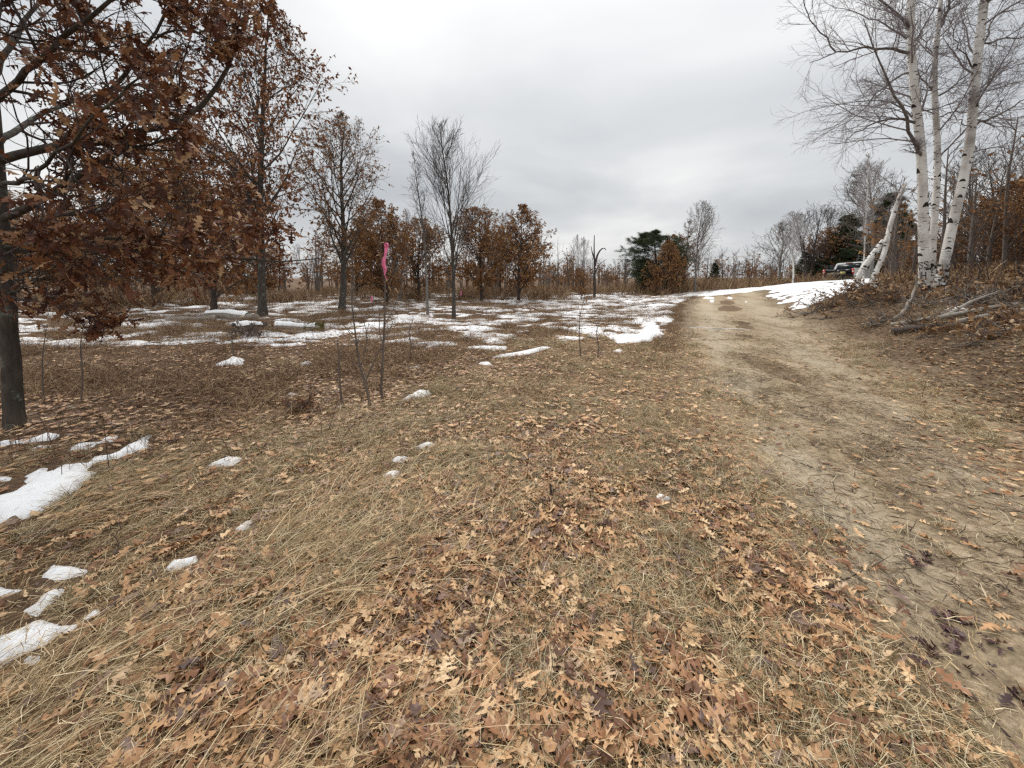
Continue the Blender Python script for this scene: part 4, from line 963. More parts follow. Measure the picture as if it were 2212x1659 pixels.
def sapling(base, pts, r, label, twigs=5, seed=1, mat='twig', leaf=0, name='sapling', group='bare saplings in the field', forks=()):
    r_ = np.random.default_rng(seed); Y = base[1]
    q = resample(np.array([P(x, y, Y + dy_) for x, y, dy_ in pts]), 14); q[0] = base
    t = thing(name, base, label, 'sapling', group)
    r = r * 1.05; Cs = [q]; Rs = [taper(np.array([r]), 14, 0.25)[0]]
    link('stem', tri_mesh('stem', [((q - base)[None], Rs[0][None], 7)], [M[mat]]), t)
    for fp, fr in forks:
        qq = resample(np.array([P(x, y, Y + dy_) for x, y, dy_ in fp]), 14); rr = taper(np.array([fr]), 14, 0.2)[0]
        link('branch', tri_mesh('branch', [((qq - base)[None], rr[None], 6)], [M[mat]]), t); Cs.append(qq); Rs.append(rr)
    C = np.array(Cs); R = np.array(Rs)
    c2, r2 = spawn(r_, C, R, twigs, 0.3, 1.0, (20, 45), (0.14, 0.3), 6, 0.08, 0.05, 0.5, 0.003, 0.4)
    c3, r3 = spawn(r_, c2, r2, 3, 0.2, 1.0, (25, 50), (0.3, 0.6), 4, 0.1, 0.03, 0.6, 0.002, 0.5)
    link('twigs', tri_mesh('twigs', [(c2 - base, r2, 4), (c3 - base, r3, 3)], [M['twig']], False), t, kind='stuff')
    if leaf:
        lp, ld = leafpoints(r_, c3, 3); kk = r_.random(len(lp)) < leaf / len(lp); pos, Mx, s = leaf_xf(r_, lp[kk], ld[kk], 0.10)
        link('foliage', merged('foliage', LEAF_MID, r_.integers(0, 4, len(pos)), pos - base, Mx, s, r_, [M['brushleaf']]), t, kind='stuff')
    return t, q
g1 = G(826, 868)
sap, sq = sapling(g1, [(822, 868, 0), (826, 790, 0), (831, 700, 0), (832, 600, 0), (833, 528, 0), (834, 470, 0)], 0.018, 'slim bare sapling with the long pink ribbon tied to it', 9, 11, leaf=14)
g2 = G(800, 884)
sapling(g2, [(800, 884, 0), (792, 830, 0), (775, 790, 0), (768, 720, 0), (757, 640, 0), (760, 600, 0)], 0.017, 'grey sapling forking low, left of the ribbon sapling', 8, 12, forks=[([(790, 822, 0), (812, 770, .05), (842, 715, .1), (850, 690, .1)], .011), ([(778, 800, 0), (795, 730, -.05), (785, 690, -.05), (770, 655, -.1)], .009)])
g3 = G(740, 878)
sapling(g3, [(740, 878, 0), (734, 830, 0), (733, 770, 0), (728, 735, 0)], 0.015, 'short pale sapling leftmost of the three in the grass', 8, 13)
for k, (px, py, top, lab) in enumerate([(760, 668, 470, 'thin bare sapling behind the left one of the three front saplings'), (505, 770, 690, 'little dark sapling left of the low forked one, in brown weeds'), (175, 870, 690, 'crooked dark sapling close right of the nearest oak trunk'),
        (1255, 770, 640, 'spindly sapling in weeds at mid field below the snag'), (1290, 775, 690, 'short spindly sapling beside the one below the snag'), (95, 870, 700, 'pale upright sapling just right of the oak trunk base'), (885, 770, 690, 'short bare sapling right of the ribbon sapling, at the snow edge')]):
    g = G(px, py)
    sapling(g, [(px, py, 0), (px + 4 * (-1) ** k, (py * 2 + top) / 3, 0), (px - 3, (py + 2 * top) / 3, .05), (px + 8, top, .05)], 0.010 * max(1, g[1] / 6), lab, 9, 40 + k, 'twig', leaf=6 if k % 2 else 0)
g = G(1256, 650); pr = orange[2]
tree_at(1256, 28, 578, pr, 8.0, 'oak_sapling', 'small dark leafy oak sapling left of the broken snag', 'sapling', None, 1.0, 0.9)
# ribbons
def ribbon(base, pts, width, label, knot=True):
    t = thing('pink_ribbon', base, label, 'ribbon', 'pink flagging ribbons')
    q = resample(np.array(pts), 26); n = len(q); r_ = np.random.default_rng(int(abs(base[0]) * 100))
    tw = np.cumsum(np.full(n, 0.20)) ; ax = np.stack([0.35 + 0.65 * np.abs(np.cos(tw)), 0.5 * np.sin(tw), 0.15 * np.sin(tw * 2)], 1) * width / 2
    a = q - ax; b = q + ax; th = np.array([0, 0.0012, 0])
    V_ = np.vstack([a, b, b + th, a + th]) - base; i = np.arange(n - 1)
    F_ = np.vstack([np.stack([i + k * n, i + 1 + k * n, i + 1 + ((k + 1) % 4) * n, i + ((k + 1) % 4) * n], 1) for k in range(4)])
    link('tail', mk_mesh('tail', V_, [F_], [M['pink']], True), t)
    if knot:
        A_ = Acc(); c = q[0] - base
        for k in range(2):
            aa = np.linspace(0, 2 * np.pi, 9); A_.tube([c + np.array([math.cos(x) * width * .4, -0.01 + 0.01 * k, math.sin(x) * width * .35 + 0.01]) for x in aa], [width * .22] * 9, 6, False)
        link('knot', A_.mesh('knot', [M['pink']], True), t)
    return t
Yr = g1[1] - 0.02
ribbon(P(834, 531, Yr), [P(x, y, Yr + d_) for x, y, d_ in [(835, 531, 0), (833, 548, -.02), (829, 562, -.02), (828, 573, 0), (833, 582, .01), (830, 593, -.01), (835, 603, 0)]], 0.052, 'long pink ribbon hanging from the slim bare sapling')
for px, py, Y, lab in [(803, 648, 17.5, 'small pink ribbon far behind the long one, low by the slim dark oak'), (996, 636, 24, 'small pink ribbon right of the grey fan shaped tree')]:
    c = P(px, py - 6, Y); x, y = c[0], c[1]; z = Hs(x, y)
    st = thing('marker_stake', (x, y, z), 'thin stake holding the small ribbon ' + ('near the slim dark oak' if px < 900 else 'right of the grey fan tree'), 'stake')
    link('stick', Acc().tube([(0.0, 0.03, -0.05), (0.01, 0.03, c[2] - z + 0.05)], [0.012, 0.008], 6).mesh('stick', [M['twig']]), st)
    ribbon(c, [c, c + [0.02, 0, -0.12], c + [-0.05, 0, -0.26]], 0.08, lab)
print('saplings', time.time() - T0)

# ------------------------------------------------------------------ logs, poles, brush piles
def log(path, rads, label, mat='wood_grey', name='log', group=None, cat='log', wob=0.0, twigs=0, seed=0, ends='wood'):
    q = resample(np.array([x if isinstance(x, np.ndarray) else (P(*x) if len(x) == 3 else G(*x) + [0, 0, rads[0] * 0.8]) for x in path]), 12)
    r_ = np.random.default_rng(seed + 900); q[1:-1] += r_.normal(0, wob, (10, 3)) if wob else 0
    for i in range(12):
        gz = Hs(q[i][0], q[i][1]); q[i][2] = max(q[i][2], gz + rads[0] * 0.6 + (0.06 if name == 'pole' else 0.0))
    c = q.mean(0); R = np.interp(np.linspace(0, 1, 12), np.linspace(0, 1, len(rads)), rads)
    o = c.copy(); o[2] = Hs(c[0], c[1]); t = thing(name, o, label, cat, group)
    A_ = Acc(); v, f = tubes((q - o)[None], R[None], 10); A_.add(v, f); link('bark', A_.mesh('bark', [M[mat]], True), t)
    for e, sg in ((0, -1), (11, 1)):
        ring = v[e * 10:e * 10 + 10]; cc = ring.mean(0); i = np.arange(10)
        ax = norm(q[1] - q[0]) if e == 0 else norm(q[-1] - q[-2])
        link('cut_end', mk_mesh('cut_end', np.vstack([ring, cc + ax * sg * R[e] * 0.1]), [np.stack([i, (i + 1) % 10, np.full(10, 10)], 1)], [M[ends]]), t)
    if twigs:
        c2, r2 = spawn(r_, q[None], R[None], twigs, 0.3, 1.0, (25, 60), (0.12, 0.3), 7, 0.12, 0.03, 0.4, 0.006, 0.35)
        c3, r3 = spawn(r_, c2, r2, 4, 0.2, 1.0, (25, 60), (0.3, 0.6), 5, 0.12, 0.02, 0.6, 0.004, 0.5)
        link('twigs', tri_mesh('twigs', [(c2 - o, r2, 4), (c3 - o, r3, 3)], [M['twig']], False), t, kind='stuff')
    return t
gp = 'cut poles and logs on the bank'
Lb = G(1920, 700)[1]
log([(1920, 697, Lb), (1945, 682, Lb + .1), (1966, 655, Lb + .2), (1976, 625, Lb + .3), (1978, 598, Lb + .3)], (0.045, 0.04, 0.028, 0.015), 'grey forked limb rising from the bank towards the birch clump', 'wood_grey', 'fallen_limb', gp, 'limb', 0.01, 5, 1)
log([(1927, 706), (1968, 700), (2010, 692)], (0.05, 0.045, 0.04), 'short grey log lying at the left of the pole stack', seed=2, group=gp)
log([(1930, 722), (2000, 714), (2080, 710)], (0.07, 0.065, 0.05), 'thick dark log lowest on the bank', 'bark_dark', seed=3, group=gp)
log([(2028, 696), (2100, 682), (2195, 664)], (0.035, 0.032, 0.02), 'upper long pale pole pointing right to the brush pile', seed=4, group=gp, name='pole', cat='pole')
log([(2070, 705), (2130, 694), (2210, 678)], (0.042, 0.04, 0.03), 'lower pale pole with a bright cut end, right of the thick dark log', seed=5, group=gp, name='pole', cat='pole')
Lc = G(2040, 690)[1]
log([(2040, 686, Lc), (2090, 654, Lc + .2), (2160, 628, Lc + .5)], (0.028, 0.025, 0.01), 'thin bent pole slanting up towards the right oaks', seed=6, twigs=4, group=gp, name='pole', cat='pole')
log([(1740, 690), (1820, 684), (1870, 681)], (0.014, 0.012, 0.008), 'thin dark stick lying on the bank, left of the fallen limb', 'twig', 'stick', gp, 'stick', 0.01, 3, 7)
log([(1862, 712), (1880, 700), (1905, 690)], (0.025, 0.018, 0.01), 'twiggy branch end at the foot of the fallen limb', 'twig', 'branch', gp, 'branch', 0.01, 8, 8)
gsx = [G(1490, 710), G(1540, 711), G(1600, 713), G(1620, 714)]
log([np.array([x[0], x[1], x[2] + 0.02]) for x in gsx], (0.022, 0.02, 0.018, 0.008), 'pale birch stick lying across the track', 'birch', 'birch_stick', None, 'stick', 0.0, 0, 9)
# mossy snow topped log, and pale logs in the left field
def field_log(px, py, length, r, rz, label, moss=False, snowcap=False, mat='wood_grey'):
    g = G(px, py); t = thing('log', g, label, 'log', 'old logs lying in the snowy field')
    d = np.array([math.cos(rz), math.sin(rz), 0]); r_ = np.random.default_rng(int(px))
    q = np.array([d * s_ for s_ in np.linspace(-length / 2, length / 2, 14)]); q[:, 2] = [Hs(g[0] + a[0], g[1] + a[1]) - g[2] + r * 0.55 for a in q]
    R = r * (1 + 0.18 * np.sin(np.linspace(0, 7, 14) + px))
    v, f = tubes(q[None], R[None], 14); v += r_.normal(0, r * 0.06, v.shape)
    A_ = Acc().add(v, f)
    for e in (0, 13):
        i = np.arange(14); A_.add(np.vstack([v[e * 14:e * 14 + 14], q[e]]), np.stack([i, (i + 1) % 14, np.full(14, 14)], 1))
    link('bark', A_.mesh('bark', [M[mat]], True), t)
    if moss:   # shaggy moss on the near end
        A_ = Acc(); sel = slice(8, 14); vv, ff = tubes(q[None, sel], (R[sel] * 1.08)[None], 14); vv += r_.normal(0, r * 0.1, vv.shape); A_.add(vv, ff)
        i = np.arange(14); A_.add(np.vstack([vv[-14:], q[-1] + d * 0.05]), np.stack([i, (i + 1) % 14, np.full(14, 14)], 1))
        n_ = 900; k_ = r_.integers(0, len(vv), n_); b1 = vv[k_] + r_.normal(0, 0.03, (n_, 3)); dd = norm(vv[k_] - q[sel].mean(0)) * 0.05
        sd_ = norm(np.cross(dd, r_.normal(size=dd.shape))) * 0.010
        A_.add(np.stack([b1 - sd_, b1 + sd_, b1 + dd + r_.normal(0, .015, dd.shape)], 1).reshape(-1, 3), np.arange(3 * n_).reshape(-1, 3))
        link('moss', A_.mesh('moss', [M['moss']]), t)
    if snowcap:
        A_ = Acc(); aa = np.linspace(0.25 * np.pi, 0.80 * np.pi, 7); vs = []
        cr_ = np.array([-d[1], d[0], 0])
        for j in range(12):
            w_ = 0.5 + 0.5 * math.sin(j * 1.7 + px); 
            for a_ in aa: vs.append(q[j] + (cr_ * math.cos(a_) + np.array([0, 0, 1]) * math.sin(a_)) * (R[j] + 0.01 + 0.05 * math.sin((a_ - aa[0]) / (aa[-1] - aa[0]) * np.pi) * (0.6 + w_ * .4)))
        i = (np.arange(11)[:, None] * 7 + np.arange(6)[None]).reshape(-1); A_.add(np.array(vs), np.stack([i, i + 1, i + 8, i + 7], 1))
        link('snow_cap', A_.mesh('snow_cap', [M['snow']], True), t)
    return t
field_log(648, 716, 1.3, 0.15, 0.25, 'mossy green log with snow on top, below the slim dark oak', True, True, 'wood_grey')
field_log(500, 688, 2.4, 0.18, -0.25, 'pale snow dusted log below the slim grey oak trunk', False, True)
field_log(415, 695, 1.5, 0.12, 0.4, 'thin grey log left of the snow dusted one', False, False)
field_log(540, 715, 0.9, 0.16, 1.2, 'short dark log lying left of the mossy one', False, True, 'bark_dark')

def brush(c, sx, sy, h, nb, nleaf, label, seed, name='brush_pile', leafsize=0.13, group='leafy brush piles on the bank', cat='brush pile', mat='brushleaf', top=1.0, tw='twig'):
    r_ = np.random.default_rng(seed); base = np.array([c[0], c[1], Hs(c[0], c[1])])
    t = thing(name, base, label, cat, group)
    p = np.stack([r_.normal(0, sx * .5, nb), r_.normal(0, sy * .5, nb), np.zeros(nb)], 1)
    p[:, 2] = H(p[:, 0] + c[0], p[:, 1] + c[1]) - base[2] + r_.random(nb) ** 1.3 * h * 0.7 * np.exp(-(p[:, 0] / sx) ** 2)
    a_ = r_.uniform(0, 6.28, nb); d = np.stack([np.cos(a_), np.sin(a_), r_.uniform(-0.05, 0.55, nb) * top], 1)
    C = curve(r_, p, d, r_.uniform(0.4, 1.0, nb) * min(1.3, max(sx, h)), 8, 0.1, 0.01); R = taper(r_.uniform(0.008, 0.022, nb), 8, 0.3)
    c2, r2 = spawn(r_, C, R, 6, 0.2, 1.0, (25, 60), (0.3, 0.55), 5, 0.12, 0.02, 0.5, 0.004, 0.4)
    link('branches', tri_mesh('branches', [(C, R, 5), (c2, r2, 3)], [M[tw]], False), t, kind='stuff')
    lp, ld = leafpoints(r_, c2, 9); kk = r_.random(len(lp)) < nleaf / len(lp); lp, ld = lp[kk], ld[kk]
    gz = H(lp[:, 0] + c[0], lp[:, 1] + c[1]) - base[2]; lp[:, 2] = np.maximum(lp[:, 2], gz + 0.03)
    pos, Mx, s = leaf_xf(r_, lp, ld, leafsize, 0.3)
    link('leaves', merged('leaves', LEAF_MID, r_.integers(0, 4, len(pos)), pos, Mx, s, r_, [M[mat]]), t, kind='stuff')
    return t
def bp(px, py): g = G(px, py); return (g[0], g[1])
for (px, py, sx, sy, h, nb, nl, lab) in [
    (1868, 650, 0.75, 0.5, 0.75, 70, 2200, 'heaped brush of orange oak leaves round the foot of the broken birch'),
    (1800, 660, 0.9, 0.4, 0.22, 40, 900, 'low leafy brush trailing left from the heap by the broken birch'),
    (1935, 650, 0.8, 0.5, 0.25, 45, 1000, 'leafy brush between the broken birch and the white clump'),
    (2100, 652, 0.6, 0.5, 0.30, 40, 800, 'pale leafy brush right beside the birch clump'),
    (2200, 700, 0.40, 0.35, 0.30, 36, 800, 'big leafy brush pile covering the right ends of the poles'),
    (2195, 650, 0.9, 0.8, 0.8, 80, 2200, 'tallest brush pile at the right edge, behind the poles'),
    (2040, 716, 0.28, 0.2, 0.14, 18, 260, 'small tuft of leafy brush in front of the thick dark log'),
    (2150, 728, 0.4, 0.25, 0.12, 20, 320, 'low leafy scraps in front of the pole ends')]:
    brush(bp(px, py), sx, sy, h * 0.65, int(nb * 1.2), int(nl * 0.45), lab, int(px))
for px, py, sx, h_, nb_, lab in [(1898, 702, .28, .28, 30, 'tangle of grey twigs at the foot of the fallen limb'), (2015, 688, .45, .10, 22, 'tangle of grey cut branches among the poles'), (2115, 662, .6, .30, 50, 'tangle of thin grey branches right of the birch clump'), (1985, 664, .45, .2, 28, 'tangle of small branches in front of the birch clump'), (1775, 672, .6, .14, 30, 'low scatter of twigs on the left end of the bank')]:
    brush(bp(px, py), sx, sx * .7, h_, nb_, 130, lab, px + 7, 'branch_tangle', 0.09, 'tangles of cut branches on the bank', 'branches', 'brushleaf', 1.6, 'tangle')
brush(bp(652, 893), 0.10, 0.10, 0.18, 26, 420, 'curly brown weed clump left of the saplings', 5, 'weed_clump', 0.05, None, 'weed clump', 'oakleaf', 2.0)
brush(bp(535, 728), 0.35, 0.25, 0.35, 60, 250, 'dark twiggy weed clump left of the mossy log', 6, 'weed_clump', 0.05, None, 'weed clump', 'oakleaf', 3.0)
# thin dark shrubs round the birches
def shrub(c, h, n_, label, seed, group='thin bare shrubs by the birch clump', mat='twig_dark', spread=0.25, r=0.012):
    r_ = np.random.default_rng(seed); base = np.array([c[0], c[1], Hs(c[0], c[1])]); t = thing('bare_shrub', base, label, 'shrub', group)
    a_ = r_.uniform(0, 6.28, n_); d = np.stack([np.cos(a_) * spread, np.sin(a_) * spread, np.ones(n_)], 1) + r_.normal(0, 0.08, (n_, 3))
    C = curve(r_, np.stack([np.cos(a_) * .08, np.sin(a_) * .08, np.full(n_, -.05)], 1), d, h * r_.uniform(.6, 1, n_), 12, 0.07, 0.015); R = taper(np.full(n_, r), 12, 0.2)
    c2, r2 = spawn(r_, C, R, 7, 0.2, 1.0, (20, 50), (0.2, 0.4), 7, 0.1, 0.02, 0.5, 0.004, 0.4); c3, r3 = spawn(r_, c2, r2, 4, 0.2, 1.0, (20, 50), (0.3, 0.6), 4, 0.1, 0.02, 0.6, 0.003, 0.5)
    for i in range(n_): link('stem', tri_mesh('stem', [(C[i:i + 1], R[i:i + 1], 6)], [M[mat]]), t)
    link('twigs', tri_mesh('twigs', [(c2, r2, 4), (c3, r3, 3)], [M[mat]], False), t, kind='stuff')
for (px, Y, h, n_, lab, sd_) in [(2040, BY - .6, 2.6, 2, 'dark forked shrub in front of the right birch', 1), (2070, BY - .2, 3.0, 3, 'tall dark shrub right of the birch clump', 2), (2012, BY - .4, 2.2, 2, 'thin dark shrub between the left and middle birch', 3), (2100, BY + .3, 2.8, 3, 'dark many stemmed shrub near the rusty oak', 4),
        (1965, BY + .8, 2.2, 2, 'thin shrub left of the birch clump', 5), (2150, BY - .3, 3.0, 3, 'arching dark shrub behind the pole stack', 6), (2205, BY - .8, 3.0, 3, 'arching shrub at the right edge', 7), (1940, BB + .6, 1.8, 2, 'low shrub behind the broken birch snag', 8)]:
    shrub((P(px, 600, Y)[0], Y), h, n_, lab, 700 + sd_)
print('brush', time.time() - T0)

# ------------------------------------------------------------------ pickup truck
def build_truck():
    ty_ = 30.0; tp = P(1812, 600, ty_); tx = tp[0]; z = P(1820, 565, ty_)[2] - 1.88
    bear = math.atan2(tx, ty_)
    t = thing('pickup_truck', (tx, ty_, z), 'white pickup truck with its tailgate down and left door open, beyond the snow', 'pickup truck')
    t.rotation_mode = 'XYZ'; t.rotation_euler = (0, rad(-3.5), -(bear + rad(18)))
    t.scale = (1, 1, 1)
    W_ = 1.0
    # body: x right, y forward; rear end at y = 0
    def panel(name, prof, x0, x1, mat, sm=False):
        """a side profile (y, z) extruded from x0 to x1"""
        n_ = len(prof); v = np.array([[x, a, b] for x in (x0, x1) for a, b in prof]); me = bpy.data.meshes.new(name)
        f = [tuple(range(n_))[::-1], tuple(range(n_, 2 * n_))] + [(i, (i + 1) % n_, n_ + (i + 1) % n_, n_ + i) for i in range(n_)]
        me.from_pydata(v.tolist(), [], f); me.materials.append(M[mat]); o_ = link(name, me, t)
        bv = o_.modifiers.new('soft edge', 'BEVEL'); bv.width = 0.03; bv.segments = 2; bv.limit_method = 'ANGLE'
        return o_
    arch = lambda yc, r: [(yc + r * math.cos(a), 0.42 + r * math.sin(a)) for a in np.linspace(0, math.pi, 9)]
    side = [(0.02, 0.55), (0.02, 1.32), (2.0, 1.32), (2.0, 0.50)] + arch(1.15, 0.46)
    for sx_ in (-1, 1): panel('bed_side', side, sx_ * (W_ - 0.09), sx_ * W_, 'white_paint')
    A_ = Acc().box((0, 1.0, 0.80), (1.80, 1.96, 0.06)); A_.box((0, 1.97, 1.10), (1.80, 0.05, 0.56)); A_.box((-0.88, 1.0, 1.05), (0.04, 1.9, 0.48)); A_.box((0.88, 1.0, 1.05), (0.04, 1.9, 0.48))
    link('bed_liner', A_.mesh('bed_liner', [M['bed']]), t)
    link('tailgate', Acc().box((0, -0.27, 0.84), (1.62, 0.52, 0.06)).mesh('tailgate', [M['black_plastic']]), t)
    link('rear_bumper', Acc().box((0, -0.10, 0.60), (1.92, 0.20, 0.22)).box((0, -0.02, 0.76), (1.7, 0.06, 0.08)).mesh('rear_bumper', [M['bumper']]), t)
    cab = [(2.02, 0.45), (2.02, 1.30), (2.10, 1.34), (2.30, 1.84), (2.5, 1.88), (3.5, 1.87), (3.75, 1.80), (4.25, 1.32), (4.3, 0.45)]
    # the cab tapers inwards to its roof
    n_ = len(cab); v = []
    for sgn in (-1, 1):
        for a, b in cab: v.append((sgn * (W_ - 0.16 * max(0, (b - 1.3) / 0.58)), a, b))
    me = bpy.data.meshes.new('cab'); me.from_pydata(v, [], [tuple(range(n_))[::-1], tuple(range(n_, 2 * n_))] + [(i, (i + 1) % n_, n_ + (i + 1) % n_, n_ + i) for i in range(n_)]); me.materials.append(M['white_paint'])
    co = link('cab', me, t); bv = co.modifiers.new('soft edge', 'BEVEL'); bv.width = 0.04; bv.segments = 2; bv.limit_method = 'ANGLE'
    hood = [(4.28, 0.45), (4.28, 1.28), (5.4, 1.18), (5.55, 1.05), (5.6, 0.5)] + []
    panel('hood', hood, -0.98, 0.98, 'white_paint')
    # glass: rear window, side windows
    def quad(name, pts, mat, th=0.012):
        pts = np.array(pts, float); nn = norm(np.cross(pts[1] - pts[0], pts[2] - pts[1])); v = np.vstack([pts, pts + nn * th]); 
        return link(name, mk_mesh(name, v, [np.array([[3, 2, 1, 0], [4, 5, 6, 7], [0, 1, 5, 4], [1, 2, 6, 5], [2, 3, 7, 6], [3, 0, 4, 7]])], [M[mat]]), t)
    quad('rear_window', [(-0.82, 2.10, 1.36), (0.82, 2.10, 1.36), (0.74, 2.272, 1.79), (-0.74, 2.272, 1.79)], 'glass')
    link('brake_light', Acc().box((0, 2.27, 1.835), (0.42, 0.03, 0.035)).mesh('brake_light', [M['red_lens']]), t)
    for s_ in (-1, 1):
        f_ = lambda z_: s_ * (W_ + 0.004 - 0.16 * (z_ - 1.3) / 0.58)
        for y0, y1, y0t, y1t in ((2.36, 3.05, 2.45, 3.02), (3.15, 4.0, 3.12, 3.62)):
            p_ = [(f_(1.36), y0, 1.36), (f_(1.36), y1, 1.36), (f_(1.76), y1t, 1.76), (f_(1.76), y0t, 1.76)]
            quad('side_window', p_ if s_ > 0 else p_[::-1], 'glass')
    A_ = None
    for s_ in (-1, 1):   # tall rear lamps with a pale reversing lens
        lp_ = link('tail_light', Acc().box((s_ * 0.915, 0.005, 1.08), (0.15, 0.05, 0.40)).mesh('tail_light', [M['red_lens']]), t)
        link('lens', Acc().box((s_ * 0.915, -0.022, 1.06), (0.11, 0.012, 0.09)).mesh('lens', [M['white_lens']]), lp_)
    # open left front door with its window
    dr = link('open_door', Acc().box((-1.42, 3.30, 0.90), (0.86, 0.07, 0.80)).box((-1.80, 3.30, 1.52), (0.06, 0.05, 0.46)).box((-1.42, 3.30, 1.75), (0.80, 0.05, 0.05)).mesh('open_door', [M['black_plastic']]), t)
    link('window', Acc().box((-1.40, 3.30, 1.52), (0.72, 0.012, 0.42)).mesh('window', [M['glass']]), dr)
    for s_ in (-1, 1):
        m_ = link('side_mirror', Acc().box((s_ * 1.13, 4.0, 1.36), (0.22, 0.08, 0.20)).mesh('side_mirror', [M['black_plastic']]), t)
        for yc in (1.15, 4.65):
            r_ = np.arange(24) * 2 * np.pi / 24
            A_ = Acc(); prof = [(0.20, -0.12), (0.37, -0.12), (0.40, -0.09), (0.40, 0.09), (0.37, 0.12), (0.20, 0.12)]
            v = np.array([[s_ * 0.87 + a, yc + rr * math.cos(q_), 0.40 + rr * math.sin(q_)] for rr, a in prof for q_ in r_]); i = np.arange(24)
            F_ = np.vstack([np.stack([k * 24 + i, k * 24 + (i + 1) % 24, (k + 1) * 24 + (i + 1) % 24, (k + 1) * 24 + i], 1) for k in range(5)])
            wh = link('wheel', mk_mesh('wheel', v, [F_], [M['rubber']], True), t)
            v = np.array([[s_ * (0.87 + 0.10 - 0.02 * (j == 0)), yc + rr * math.cos(q_), 0.40 + rr * math.sin(q_)] for j, rr in enumerate((0.02, 0.21)) for q_ in r_])
            link('rim', mk_mesh('rim', v, [np.stack([i, (i + 1) % 24, 24 + (i + 1) % 24, 24 + i], 1)], [M['rim']]), wh)
    # stickers on the cab's back, under and on the glass
    link('sticker', Acc().box((-0.02, 1.935, 1.27), (0.26, 0.01, 0.06)).mesh('sticker', [M['white_lens']]), t)
    aa = np.linspace(0, 2 * np.pi, 17)[:-1]
    link('sticker', mk_mesh('sticker', np.array([[-0.62 + .07 * math.cos(q_), 1.93, 1.24 + .06 * math.sin(q_)] for q_ in aa] + [[-0.62, 1.925, 1.24]]), [np.stack([np.arange(16), (np.arange(16) + 1) % 16, np.full(16, 16)], 1)], [M['white_lens']]), t)
    link('window_decal', Acc().box((0.52, 2.20, 1.64), (0.18, 0.01, 0.05)).mesh('window_decal', [M['white_lens']]), t)
    # load: cut firewood and a yellow carton, things of their own
    bpy.context.view_layer.update(); mw = t.matrix_world
    r_ = np.random.default_rng(8)
    spots = [(-0.68, 0.10, 'leftmost'), (-0.46, 0.02, 'second from the left'), (-0.24, 0.12, 'third from the left'), (-0.02, 0.03, 'next to the yellow carton'), (-0.56, -0.22, 'on the left of the lowered tailgate'), (-0.30, -0.26, 'in the middle of the lowered tailgate')]
    for k, (x, y, w_) in enumerate(spots):
        o_ = thing('firewood_piece', mw @ Vector((x, y, 0.945)), f'cut firewood piece in the truck bed, {w_}', 'firewood', 'firewood pieces on the truck')
        o_.rotation_euler = t.rotation_euler; o_.rotation_euler.z += r_.uniform(-0.3, 0.3)
        link('bark', Acc().tube([(0, -0.04, 0), (0, 0.3, 0.0)], [0.085 + 0.02 * (k % 2)] * 2, 10, False).mesh('bark', [M['bark_grey']], True), o_)
        i = np.arange(10); rr = 0.087 + 0.02 * (k % 2)
        link('cut_face', mk_mesh('cut_face', np.vstack([[[math.cos(q_) * rr, -0.045, math.sin(q_) * rr] for q_ in i * 2 * np.pi / 10], [[0, -0.05, 0]]]), [np.stack([i, (i + 1) % 10, np.full(10, 10)], 1)], [M['wood']]), o_)
    o_ = link('carton', Acc().box((0, 0, 0.13), (0.26, 0.22, 0.24)).box((0, -0.112, 0.13), (0.06, 0.004, 0.24)).mesh('carton', [M['yellow_box']]), loc=mw @ Vector((0.26, 0.1, 0.83)), label='yellow carton standing beside the firewood in the truck bed', cat='box')
    o_.rotation_euler = t.rotation_euler
    return t
build_truck()

